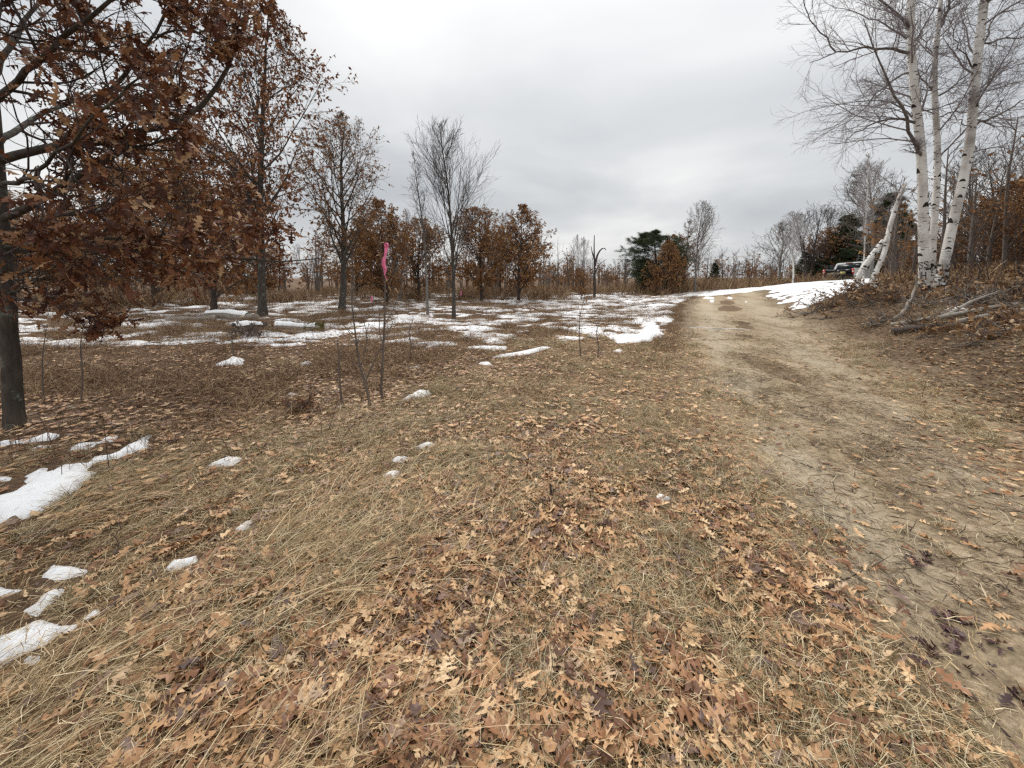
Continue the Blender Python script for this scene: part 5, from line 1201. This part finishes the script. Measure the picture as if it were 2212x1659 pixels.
# ------------------------------------------------------------------ scattered ground cover
def scatter_group(name, temps, mat, pos, eul, scl, idx, label, cat, kind='stuff', parent=None):
    """one object: the templates set out on points by geometry nodes"""
    col = bpy.data.collections.new(name + ' shapes')
    for k, (v, f) in enumerate(temps):
        r = np.linspace(0, 1, len(v))
        me = mk_mesh(f'{name}_shape', v, [f], [mat], False, r if cat != 'x' else None)
        if isinstance(temps[k], tuple) and hasattr(mat, 'name'): pass
        o = bpy.data.objects.new(f'{name}_shape_{k:02d}', me); col.objects.link(o)
    me = bpy.data.meshes.new(name); me.vertices.add(len(pos)); me.vertices.foreach_set('co', np.ascontiguousarray(pos, np.float32).ravel())
    me.attributes.new('turn', 'FLOAT_VECTOR', 'POINT').data.foreach_set('vector', np.ascontiguousarray(eul, np.float32).ravel())
    me.attributes.new('size', 'FLOAT', 'POINT').data.foreach_set('value', np.ascontiguousarray(scl, np.float32))
    me.attributes.new('which', 'INT', 'POINT').data.foreach_set('value', np.ascontiguousarray(idx, np.int32))
    me.update()
    o = link(name, me, parent, kind=kind, label=label, cat=cat)
    ng = bpy.data.node_groups.new(name + ' scatter', 'GeometryNodeTree')
    ng.interface.new_socket('Geometry', in_out='INPUT', socket_type='NodeSocketGeometry'); ng.interface.new_socket('Geometry', in_out='OUTPUT', socket_type='NodeSocketGeometry')
    gi = ng.nodes.new('NodeGroupInput'); go = ng.nodes.new('NodeGroupOutput'); ip = ng.nodes.new('GeometryNodeInstanceOnPoints'); ci = ng.nodes.new('GeometryNodeCollectionInfo')
    ci.inputs['Collection'].default_value = col; ci.inputs['Separate Children'].default_value = True; ci.inputs['Reset Children'].default_value = True
    ip.inputs['Pick Instance'].default_value = True
    def na(nm, dt):
        n_ = ng.nodes.new('GeometryNodeInputNamedAttribute'); n_.data_type = dt; n_.inputs['Name'].default_value = nm
        return [s for s in n_.outputs if s.enabled and s.name == 'Attribute'][0]
    er = ng.nodes.new('FunctionNodeEulerToRotation'); ng.links.new(na('turn', 'FLOAT_VECTOR'), er.inputs[0]); ng.links.new(er.outputs[0], ip.inputs['Rotation'])
    ng.links.new(na('size', 'FLOAT'), ip.inputs['Scale']); ng.links.new(na('which', 'INT'), ip.inputs['Instance Index'])
    ng.links.new(gi.outputs[0], ip.inputs['Points']); ng.links.new(ci.outputs[0], ip.inputs['Instance']); ng.links.new(ip.outputs[0], go.inputs[0])
    md = o.modifiers.new('scatter', 'NODES'); md.node_group = ng
    return o
def blades(seed, n, length, width, lay, spread, curlv=0.6, seg=3, direction=None, lift=0.0):
    """a clump of narrow blades. lay: 0 upright .. 1 flat"""
    r = np.random.default_rng(seed); Vs = []; Fs = []; k0 = 0
    a = r.uniform(0, 2 * np.pi, n) if direction is None else direction + r.normal(0, 0.35, n)
    for i in range(n):
        L = length * r.uniform(0.5, 1.15); w_ = width * r.uniform(0.7, 1.2); el = np.clip((1 - lay) * 1.35 + r.normal(0, 0.22), 0.02, 1.5)
        p = np.array([r.normal(0, spread), r.normal(0, spread), lift * r.random()]); d = np.array([math.cos(a[i]) * math.cos(el), math.sin(a[i]) * math.cos(el), math.sin(el)])
        pts = [p]; bend = np.array([r.normal(0, curlv), r.normal(0, curlv), -0.5 * curlv - 0.3 * (1 - lay)]) / seg
        for s_ in range(seg): pts.append(pts[-1] + d * L / seg); d = norm(d + bend)
        pts = np.array(pts); pts[:, 2] = np.maximum(pts[:, 2], 0.002 + 0.004 * r.random()); side = norm(np.cross(d, [0, 0, 1.0] + r.normal(0, 0.5, 3))) * w_ / 2
        ww = np.linspace(1, 0.25, seg + 1)[:, None]
        Vs.append(np.vstack([pts - side * ww, pts + side * ww])); j = np.arange(seg); Fs.append(np.stack([j, j + 1, seg + 2 + j, seg + 1 + j], 1) + k0); k0 += 2 * (seg + 1)
    return np.vstack(Vs), np.vstack(Fs)
def brand(tmp):  # blades share their number: 'rnd' by blade
    return tmp
TUFT = [blades(400 + k, 64, 0.100, 0.0030, 0.50, 0.024, 1.1) for k in range(5)]
MATG = [blades(420 + k, 34, 0.085, 0.0026, 0.93, 0.075, 1.3, 2, None, 0.020) for k in range(6)]
LONG = [blades(440 + k, 22, 0.30, 0.0030, 0.95, 0.10, 0.7, 3, 0.0, 0.05) for k in range(5)]
WEED = [blades(460 + k, 42, 0.30, 0.0055, 0.35 + 0.12 * k, 0.13, 0.9, 3) for k in range(5)]
STALK = [blades(480 + k, 9, 0.42, 0.0055, 0.16, 0.12, 0.45, 3) for k in range(4)]
rng = np.random.default_rng(1234)
def sample(n, r0, r1, pw=1.0, amin=-62, amax=62, y0=0.9):
    """points on the ground ahead, thinning with distance"""
    a = np.radians(rng.uniform(amin, amax, n)); r = r0 * (r1 / r0) ** (rng.random(n) ** pw)
    x = r * np.sin(a); y = r * np.cos(a); k = y > y0 * 0.0 + 0.25
    return x[k], y[k]
def zones(x, y):
    trk = smooth(0.05, 0.75, x - xl(y) + 1.1 * (fbm(x * 1.4, y, 11, 5) - .52)) * smooth(0.05, 0.8, xr(y) - x + 1.1 * (fbm(x * 1.4, y, 11, 5) - .52))
    bank = smooth(0.0, 0.8, x - xr(y))
    return trk, bank
def on_ground(x, y, dz=0.0): return np.stack([x, y, H(x, y) + dz], 1)
def eul(n, tilt=0.15, z=None): return np.stack([rng.normal(0, tilt, n), rng.normal(0, tilt, n), rng.uniform(0, 6.283, n) if z is None else z], 1)
def grassw(x, y):
    """straw grass: everywhere close by, then only on the strip beside the track"""
    return np.maximum(smooth(5.5, 3.6, y - 0.25 * x), smooth(-1.2, 0.8, x + 2.4 - 0.22 * y + 1.6 * (fbm(x * .7, y * .7, 80, 3) - .5))) * smooth(15, 8, np.hypot(x, y))
SNOWP = [np.array([G(px, py)[:2] for px, py in poly]) for poly, lab in PATCH]
def nosnow(x, y, mg=0.07):
    k = np.ones(len(x))
    for w_ in SNOWP: k = np.where(inpoly_sd(x, y, w_) > -mg, 0.035, k)
    return k
def keepf(x, y, p): k = rng.random(len(x)) < p; return x[k], y[k]

x, y = sample(30000, 1.1, 14, 0.60); trk, bank = zones(x, y)
leafy = smooth(0.42, 0.62, fbm(x * 2.2, y * 2.2, 61, 4))      # shared with the leaves: leafy hollows, grassy swells
x, y = keepf(x, y, (1 - 0.93 * trk) * (1 - 0.9 * bank) * (0.30 + 0.45 * (1 - leafy)) * grassw(x, y) * nosnow(x, y))
n = len(x); print('mat grass', n)
scatter_group('grass_mat', MATG, M['straw'], on_ground(x, y, 0.004), eul(n), rng.uniform(0.7, 1.35, n) * (1 + 0.035 * np.hypot(x, y)), rng.integers(0, 6, n), 'flattened straw coloured grass covering the ground left of the track', 'grass')
x, y = sample(8500, 1.1, 12, 0.74); trk, bank = zones(x, y)
cl = smooth(0.45, 0.62, fbm(x * 2.1, y * 2.1, 63, 3)); x, y = keepf(x, y, (1 - 0.9 * trk) * (1 - 0.85 * bank) * cl * grassw(x, y) * nosnow(x, y))
n = len(x); print('tufts', n)
scatter_group('grass_tufts', TUFT, M['tuft'], on_ground(x, y, 0.0), eul(n), rng.uniform(0.6, 1.35, n) * (1 + 0.04 * np.hypot(x, y)), rng.integers(0, 5, n), 'half green tufts of short grass among the fallen leaves', 'grass')
x, y = sample(1500, 1.2, 6, 0.75, -62, 0); trk, bank = zones(x, y); x, y = keepf(x, y, smooth(0.7, -1.2, x + 0.12 * y) * (1 - trk) * (0.1 + 0.9 * smooth(0.42, 0.6, fbm(x * .8, y * .8, 66, 3))) * nosnow(x, y, 0.16))
n = len(x); print('long straw', n)
scatter_group('long_straw', LONG, M['straw'], on_ground(x, y, 0.012), eul(n, 0.08, rng.normal(0.75, 0.5, n)), rng.uniform(0.6, 1.2, n), rng.integers(0, 5, n), 'long straw blades lying flat in the left foreground', 'grass')
x, y = sample(9000, 1.6, 20, 0.6, 5, 60); trk, bank = zones(x, y); um = (x - xl(y)) / (xr(y) - xl(y)); x, y = keepf(x, y, trk * np.clip(0.25 + 1.0 * np.exp(-((um - 0.48) / 0.16) ** 2) + 0.6 * smooth(.16, 0, um) + .6 * smooth(.85, 1, um), 0, 1) * (0.15 + 0.85 * smooth(0.5, 0.62, fbm(x * 1.3, y * .6, 68, 4))))
n = len(x)
scatter_group('track_grass', MATG[:3], M['straw'], on_ground(x, y, 0.006), eul(n), rng.uniform(0.35, 0.8, n) * (1 + 0.03 * np.hypot(x, y)), rng.integers(0, 3, n), 'thin worn grass scattered over the sandy track', 'grass')
# dead weeds of the mid field
x = rng.uniform(-34, 16, 80000); y = 3.0 + 27 * rng.random(80000) ** 1.6; trk, bank = zones(x, y)
dd = fbm(x * 0.7, y * 0.7, 71, 4); k = (x < xl(y) - 0.3) & (np.abs(x) < 1.4 * y + 1)
dens = (0.12 + 0.88 * smooth(0.42, 0.62, dd)) * smooth(2.6, 8.0, y - 0.25 * x) * (1 - 0.7 * grassw(x, y)) * nosnow(x, y)
dens = np.where(field_thick(x, y) > 0, dens * 0.45, dens)
k &= rng.random(len(x)) < dens; x, y = x[k], y[k]; n = len(x); print('weeds', n)
scatter_group('undergrowth', WEED, M['weed'], on_ground(x, y, -0.01), eul(n, 0.2), rng.uniform(0.5, 1.2, n), rng.integers(0, 5, n), 'dead brown weeds and low brush across the left field', 'undergrowth')
x = rng.uniform(-30, 22, 14000); y = 3.2 + 27 * rng.random(14000) ** 1.5; trk, bank = zones(x, y); k = (trk < 0.1) & (np.abs(x) < 1.4 * y + 1) & (rng.random(14000) < smooth(.42, .6, fbm(x * .5, y * .5, 73, 3)) * np.where(x > xl(y), 0.2, 0.8) * (1 - 0.7 * grassw(x, y))); x, y = x[k], y[k]; n = len(x); print('stalks', n)
scatter_group('dead_stalks', STALK, M['stalk'], on_ground(x, y, -0.01), eul(n, 0.12), rng.uniform(0.4, 1.15, n), rng.integers(0, 4, n), 'thin upright dead stalks standing in the snow and weeds', 'undergrowth')

# fallen oak leaves: near ones whole and lobed, far ones simple
x, y = sample(60000, 1.1, 17, 0.72); trk, bank = zones(x, y); r_ = np.hypot(x, y)
leafy = smooth(0.36, 0.58, fbm(x * 2.2, y * 2.2, 61, 4))
edge_t = smooth(0.42, 0.58, fbm(x * 1.0, y * 0.7, 77, 4))
p = (0.34 + 0.46 * leafy) * (1 - trk * (0.93 - 0.15 * edge_t)) * (1 - 0.25 * bank) * smooth(17, 9, r_)
p *= 1 - 0.55 * smooth(-0.2, -1.6, x + 0.25 * y) * smooth(5, 2, r_)
p *= 1 + 1.2 * smooth(3.2, 4.6, r_) * (1 - grassw(x, y)) * (x < xl(y))
p *= nosnow(x, y) * (1 - 0.12 * smooth(2.2, 4.0, r_))
x, y = keepf(x, y, p); r_ = np.hypot(x, y); n = len(x); print('fallen leaves', n)
pos = on_ground(x, y, 0.014); pos[:, 2] += rng.random(n) * 0.035
E = eul(n, 1.0); E[:, :2] *= (0.20 - 0.11 * smooth(1.8, 4.0, r_))[:, None]; sL = rng.uniform(0.055, 0.145, n) * (1 - 0.15 * smooth(2, 4, r_)) * np.where(x > xl(y), 0.85, 1.0)
Mx = rotmats(E)
order = np.argsort((r_ / sL) + 1000 * ((y < 1.15) | (np.abs(project(pos)[0] - 1106) > 1106) | (project(pos)[1] > 1659)))
big = order[:300]; near = order[300:][r_[order[300:]] < 1.75]; farl = order[300:][(r_[order[300:]] >= 1.75) & (r_[order[300:]] < 3.9)]; vfar = order[300:][r_[order[300:]] >= 3.9]
LH = [mk_mesh('leaf', v, [f], [M['litter']], True, np.zeros(len(v))) for v, f in LEAF_HI]
for i in big:
    o = bpy.data.objects.new('leaf', LH[int(rng.integers(0, 8))]); COL.objects.link(o); o.parent = ground
    m4 = np.eye(4); m4[:3, :3] = Mx[i] * sL[i]; m4[:3, 3] = pos[i] + [0, 0, 0.012]; o.matrix_local = Matrix(m4.tolist())
link('fallen_leaves', merged('fallen_leaves', LEAF_HI, rng.integers(0, 8, len(near)), pos[near], Mx[near], sL[near], rng, [M['litter']]), kind='stuff', label='tan and brown oak leaves littering the near ground', cat='fallen leaves')
link('fallen_leaves', merged('fallen_leaves', LEAF_MID, rng.integers(0, 4, len(farl)), pos[farl], Mx[farl], sL[farl] * 0.95, rng, [M['litter']]), kind='stuff', label='brown leaf litter farther out and on the bank', cat='fallen leaves')
link('fallen_leaves', merged('fallen_leaves', LEAF_XLO, rng.integers(0, 2, len(vfar)), pos[vfar], Mx[vfar], sL[vfar] * 0.9, rng, [M['litter']]), kind='stuff', label='leaf litter between the brown weeds at mid distance', cat='fallen leaves')
# leaf litter of the dark bank
xb, yb = sample(17000, 3.0, 18, 0.8, 15, 60); tb, bb = zones(xb, yb); xb, yb = keepf(xb, yb, bb * (0.25 + 0.75 * smooth(.38, .6, fbm(xb * 1.2, yb * 1.2, 95, 4))) + 0.25 * smooth(-0.9, 0.1, xb - xr(yb)) * (1 - bb)); nb_ = len(xb); print('bank leaves', nb_)
pb = on_ground(xb, yb, 0.012); pb[:, 2] += rng.random(nb_) * .03; Eb = eul(nb_, 0.16)
link('fallen_leaves', merged('fallen_leaves', LEAF_LO, rng.integers(0, 3, nb_), pb, rotmats(Eb), rng.uniform(0.06, 0.13, nb_), rng, [M['brushleaf']], sm=False), kind='stuff', label='dull brown leaves strewn over the dark bank', cat='fallen leaves')
# leaf and bark crumbs
x, y = sample(26000, 1.1, 13, 0.8); trk, bank = zones(x, y); n = len(x)
crumb = [(np.array([[0, 0, 0], [1, .2, .1], [.8, .9, 0], [.1, .6, .15]]) - .5, np.array([[0, 1, 2, 3]]))]
link('leaf_crumbs', merged('leaf_crumbs', crumb, np.zeros(n, int), on_ground(x, y, 0.012), rotmats(eul(n, 0.4)), rng.uniform(0.006, 0.022, n) * (1 + 0.12 * np.hypot(x, y)), rng, [M['litter']], sm=False), kind='stuff', label='crumbled bits of leaf and bark on the sand and soil', cat='leaf crumbs')

x, y = sample(20000, 2.5, 17, 0.75, 5, 60); trk, bank = zones(x, y); x, y = keepf(x, y, np.maximum(bank, 0.28 * trk) * (0.3 + 0.7 * smooth(.4, .6, fbm(x, y, 91, 3)))); n = len(x)
scatter_group('bank_duff', [blades(495 + k, 18, 0.16, 0.008, 0.88, 0.10, 1.0, 2, None, 0.03) for k in range(4)], M['duff'], on_ground(x, y, 0.003), eul(n), rng.uniform(0.4, 1.1, n), rng.integers(0, 4, n), 'dead stems and small twigs matted on the dark bank and track edge', 'undergrowth')
x, y = sample(2600, 2.0, 18, 0.7, 5, 60); trk, bank = zones(x, y); x, y = keepf(x, y, trk * smooth(.5, .62, fbm(x * 1.1, y * .5, 93, 4))); n = len(x)
scatter_group('track_tufts', TUFT, M['tuft'], on_ground(x, y, 0.0), eul(n), rng.uniform(0.25, 0.55, n), rng.integers(0, 5, n), 'flattened low tufts growing down the middle of the track', 'grass')
# fallen twigs and small sticks one can pick out
def stick(px0, py0, px1, py1, r, label, twigs=3, seed=0, mat='twig_dark', up=0.0, cat='twig', name='twig', bow=0.03):
    a_, b_ = G(px0, py0), G(px1, py1); r_ = np.random.default_rng(seed)
    b_ = b_ + [0, 0, up]
    q = resample(np.array([a_, a_ * .66 + b_ * .34, a_ * .33 + b_ * .67, b_]), 9); q[1:-1] += r_.normal(0, bow * np.linalg.norm(b_ - a_) * 0.5, (7, 3))
    q[:, 2] = np.maximum(q[:, 2], H(q[:, 0], q[:, 1]) + 0.03)
    t = thing(name, a_, label, cat, 'loose twigs on the ground'); R = taper(np.array([r]), 9, 0.35)
    link('stem', tri_mesh('stem', [((q - a_)[None], R, 6)], [M[mat]]), t)
    if twigs:
        c2, r2 = spawn(r_, q[None], R, twigs, 0.3, 0.95, (30, 60), (0.2, 0.45), 5, 0.12, 0.01, 0.6, 0.0016, 0.4)
        for i in range(twigs): link('side_shoot', tri_mesh('side_shoot', [((c2[i] - a_)[None], r2[i][None], 4)], [M[mat]]), t)
stick(1790, 1290, 1872, 1238, 0.0055, 'dark forked twig on the sandy edge, lower right', 3, 1)
stick(930, 1506, 1080, 1518, 0.005, 'long dark twig among leaves at lower centre', 3, 2)
stick(1355, 1445, 1371, 1380, 0.004, 'short upright dark twig at lower right of centre', 1, 3, up=0.10)
stick(700, 1290, 735, 1335, 0.004, 'thin dark twig lying in straw left of centre', 2, 4)
stick(2050, 755, 2150, 748, 0.02, 'grey stick on the dark bank below the brush', 2, 5, 'twig')
stick(1620, 905, 1665, 908, 0.007, 'pale peeled stick lying on the left rut of the track', 0, 6, 'wood_grey')
stick(2250 - 70, 1290, 2130, 1262, 0.005, 'dark reddish twig on the track at the right edge', 3, 7)
stick(1730, 1010, 1775, 1030, 0.005, 'little dark twig in the middle of the track', 2, 8)
stick(250, 1215, 262, 1150, 0.004, 'dark upright twig in the leaves right of the largest snow patch', 3, 9, up=0.12)
stick(2240 - 60, 1690 - 80, 2120, 1560, 0.004, 'thin curved twig in the lower right corner', 2, 10)
stick(1995, 895, 2018, 915, 0.006, 'small curved twig standing at the right side of the track', 1, 11, up=0.06)
g = G(1189, 1085)
st = thing('cut_stub', g, 'short dark forked stub sticking up at the centre of the leafy ground', 'stub')
link('stem', Acc().tube([(0, 0, -.03), (0.004, 0, .06), (-.004, 0, .125)], [.013, .011, .007], 7).mesh('stem', [M['bark_dark']]), st)
link('side_shoot', Acc().tube([(0.004, 0, .02), (0.02, 0, .05), (.024, 0, .085)], [.008, .006, .004], 6).mesh('side_shoot', [M['bark_dark']]), st)

# dried dock-like red brown heads lying near the lower right, and a grass hummock
for px, py, lab in [(2050, 1350, 'dark purple crumpled leaf heap on the worn edge, lower right'), (2085, 1395, 'dark crumpled leaf heap just below the purple one'), (2150, 1530, 'dark crumpled leaf heap near the right edge'), (2040, 1440, 'small dark crumpled leaves beside the track edge'), (1990, 1225, 'dark crumpled leaf string across the right rut')]:
    g = G(px, py); r_ = np.random.default_rng(px); n = 16; t = thing('leaf_heap', g, lab, 'leaf heap', 'dark crumpled leaf heaps')
    pos_ = np.stack([r_.normal(0, .07, n), r_.normal(0, .035, n), 0.015 + 0.02 * r_.random(n)], 1)
    if 'purple' not in M: M['purple'] = m_leaf('purple dead leaf', [(0, (0.045, 0.02, 0.022)), (1, (0.12, 0.055, 0.05))], 0.5, 0.4)
    for i in range(n):
        if i == 0: LP = [mk_mesh('leaf', v, [f], [M['purple']], True, np.zeros(len(v))) for v, f in LEAF_MID]
        o = bpy.data.objects.new('leaf', LP[i % 4]); COL.objects.link(o); o.parent = t; o.location = pos_[i]; o.rotation_euler = (r_.normal(0, .5), r_.normal(0, .5), r_.uniform(0, 6.28)); o.scale = (r_.uniform(.05, .09),) * 3
for px, py, s_, lab in [(945, 850, 1.0, 'dark grass hummock behind the pointed snow patch'), (1240, 850, 0.8, 'grass hummock in the middle of the brown ground'), (610, 790, 0.9, 'brown grass hummock near the forked snow patch')]:
    g = G(px, py); v, f = blades(px, 260, 0.26, 0.005, 0.55, 0.10, 0.9, 3)
    o = link('grass_hummock', mk_mesh('grass_hummock', v * s_, [f], [M['tuft']], False, np.repeat(np.random.default_rng(px).random(260) * 0.55, 8)), loc=g, label=lab, cat='grass hummock', group='grass hummocks')

# ------------------------------------------------------------------ far woods that read as one mass
def far_wood(name, a0, a1, r0, r1, n_, hmin, hmax, label, seed, frac_leaf=0.5, mats=('twig', 'oakleaf_orange'), lsz=0.36, per=3):
    r_ = np.random.default_rng(seed); t = thing(name, (0, 0, 0), label, 'woods'); t['kind'] = 'stuff'
    a_ = np.radians(r_.uniform(a0, a1, n_)); rr = r_.uniform(r0, r1, n_); x = rr * np.sin(a_); y = rr * np.cos(a_); b = on_ground(x, y, -.1)
    h = r_.uniform(hmin, hmax, n_) * (0.75 + 0.5 * fbm(a_ * 14, a_ * 0, seed, 3))
    C0 = curve(r_, b, np.tile([0, 0, 1.0], (n_, 1)), h, 7, 0.03, 0.02); R0 = taper(np.full(n_, 0.10), 7, 0.15)
    C1, R1 = spawn(r_, C0, R0, 11, 0.12, 0.98, (28, 60), (0.25, 0.4), 3, 0.1, 0.05, 0.4, 0.02, 0.35)
    C2, R2 = spawn(r_, C1, R1, 3, 0.2, 1.0, (25, 50), (0.4, 0.7), 2, 0.1, 0.03, 0.55, 0.012, 0.5)
    link('branches', tri_mesh('branches', [(C0, R0, 4), (C1, R1, 3), (C2, R2, 3)], [M[mats[0]]], False), t, kind='stuff')
    lp, ld = leafpoints(r_, C2, per); which = r_.random(n_) < frac_leaf
    tid = np.repeat(np.arange(n_), len(lp) // n_); kk = which[tid] & (lp[:, 2] < b[tid, 2] + h[tid] * r_.uniform(.3, 1.0, len(lp))); pos_, M_, s_ = leaf_xf(r_, lp[kk], ld[kk], lsz)
    link('foliage', merged('foliage', LEAF_XLO, r_.integers(0, 2, len(pos_)), pos_, M_, s_, r_, [M[mats[1]]], sm=False), t, kind='stuff')
far_wood('far_woods', -62, 10, 38, 66, 240, 3.2, 6.0, 'brown woods along the far side of the left field', 301, 0.85)
far_wood('far_woods', 5, 46, 58, 90, 170, 3.0, 5.5, 'low brown woods on the skyline beyond the track', 302, 0.75)
far_wood('far_woods', 44, 66, 22, 50, 110, 3.0, 6.0, 'rusty woods behind the birch clump on the right', 303, 0.8, lsz=0.19, per=6)
# low brush along the feet of the woods
def thicket(name, a0, a1, r0, r1, n_, h, label, seed, mat='weed'):
    r_ = np.random.default_rng(seed); a_ = np.radians(r_.uniform(a0, a1, n_)); rr = r_.uniform(r0, r1, n_); x = rr * np.sin(a_); y = rr * np.cos(a_)
    k_ = r_.random(n_) < smooth(.30, .6, fbm(x * .25, y * .25, seed, 3)); x, y = x[k_], y[k_]; n_ = len(x)
    scatter_group(name, [blades(seed + k, 60, h, 0.025, 0.25, h * 0.25, 0.6, 3) for k in range(3)], M[mat], on_ground(x, y, -.02), np.stack([r_.normal(0, .1, n_), r_.normal(0, .1, n_), r_.uniform(0, 6.28, n_)], 1), r_.uniform(.4, 1.1, n_) * (0.5 + 1.1 * fbm(x * .15, y * .15, seed + 2, 2)), r_.integers(0, 3, n_), label, 'thicket')
thicket('thicket', -62, 24, 28, 50, 1700, 1.25, 'dark brown thicket at the foot of the far left trees', 801)
thicket('thicket', 22, 40, 36, 60, 500, 1.3, 'brown thicket along the skyline beyond the track', 805)
thicket('thicket', 44, 64, 18, 30, 420, 0.8, 'brown thicket behind the birch clump', 809)
print('done', time.time() - T0, 'H truck', Hs(25.8, 30), Hs(18.4, 22), Hs(21, 25), Hs(13, 20))
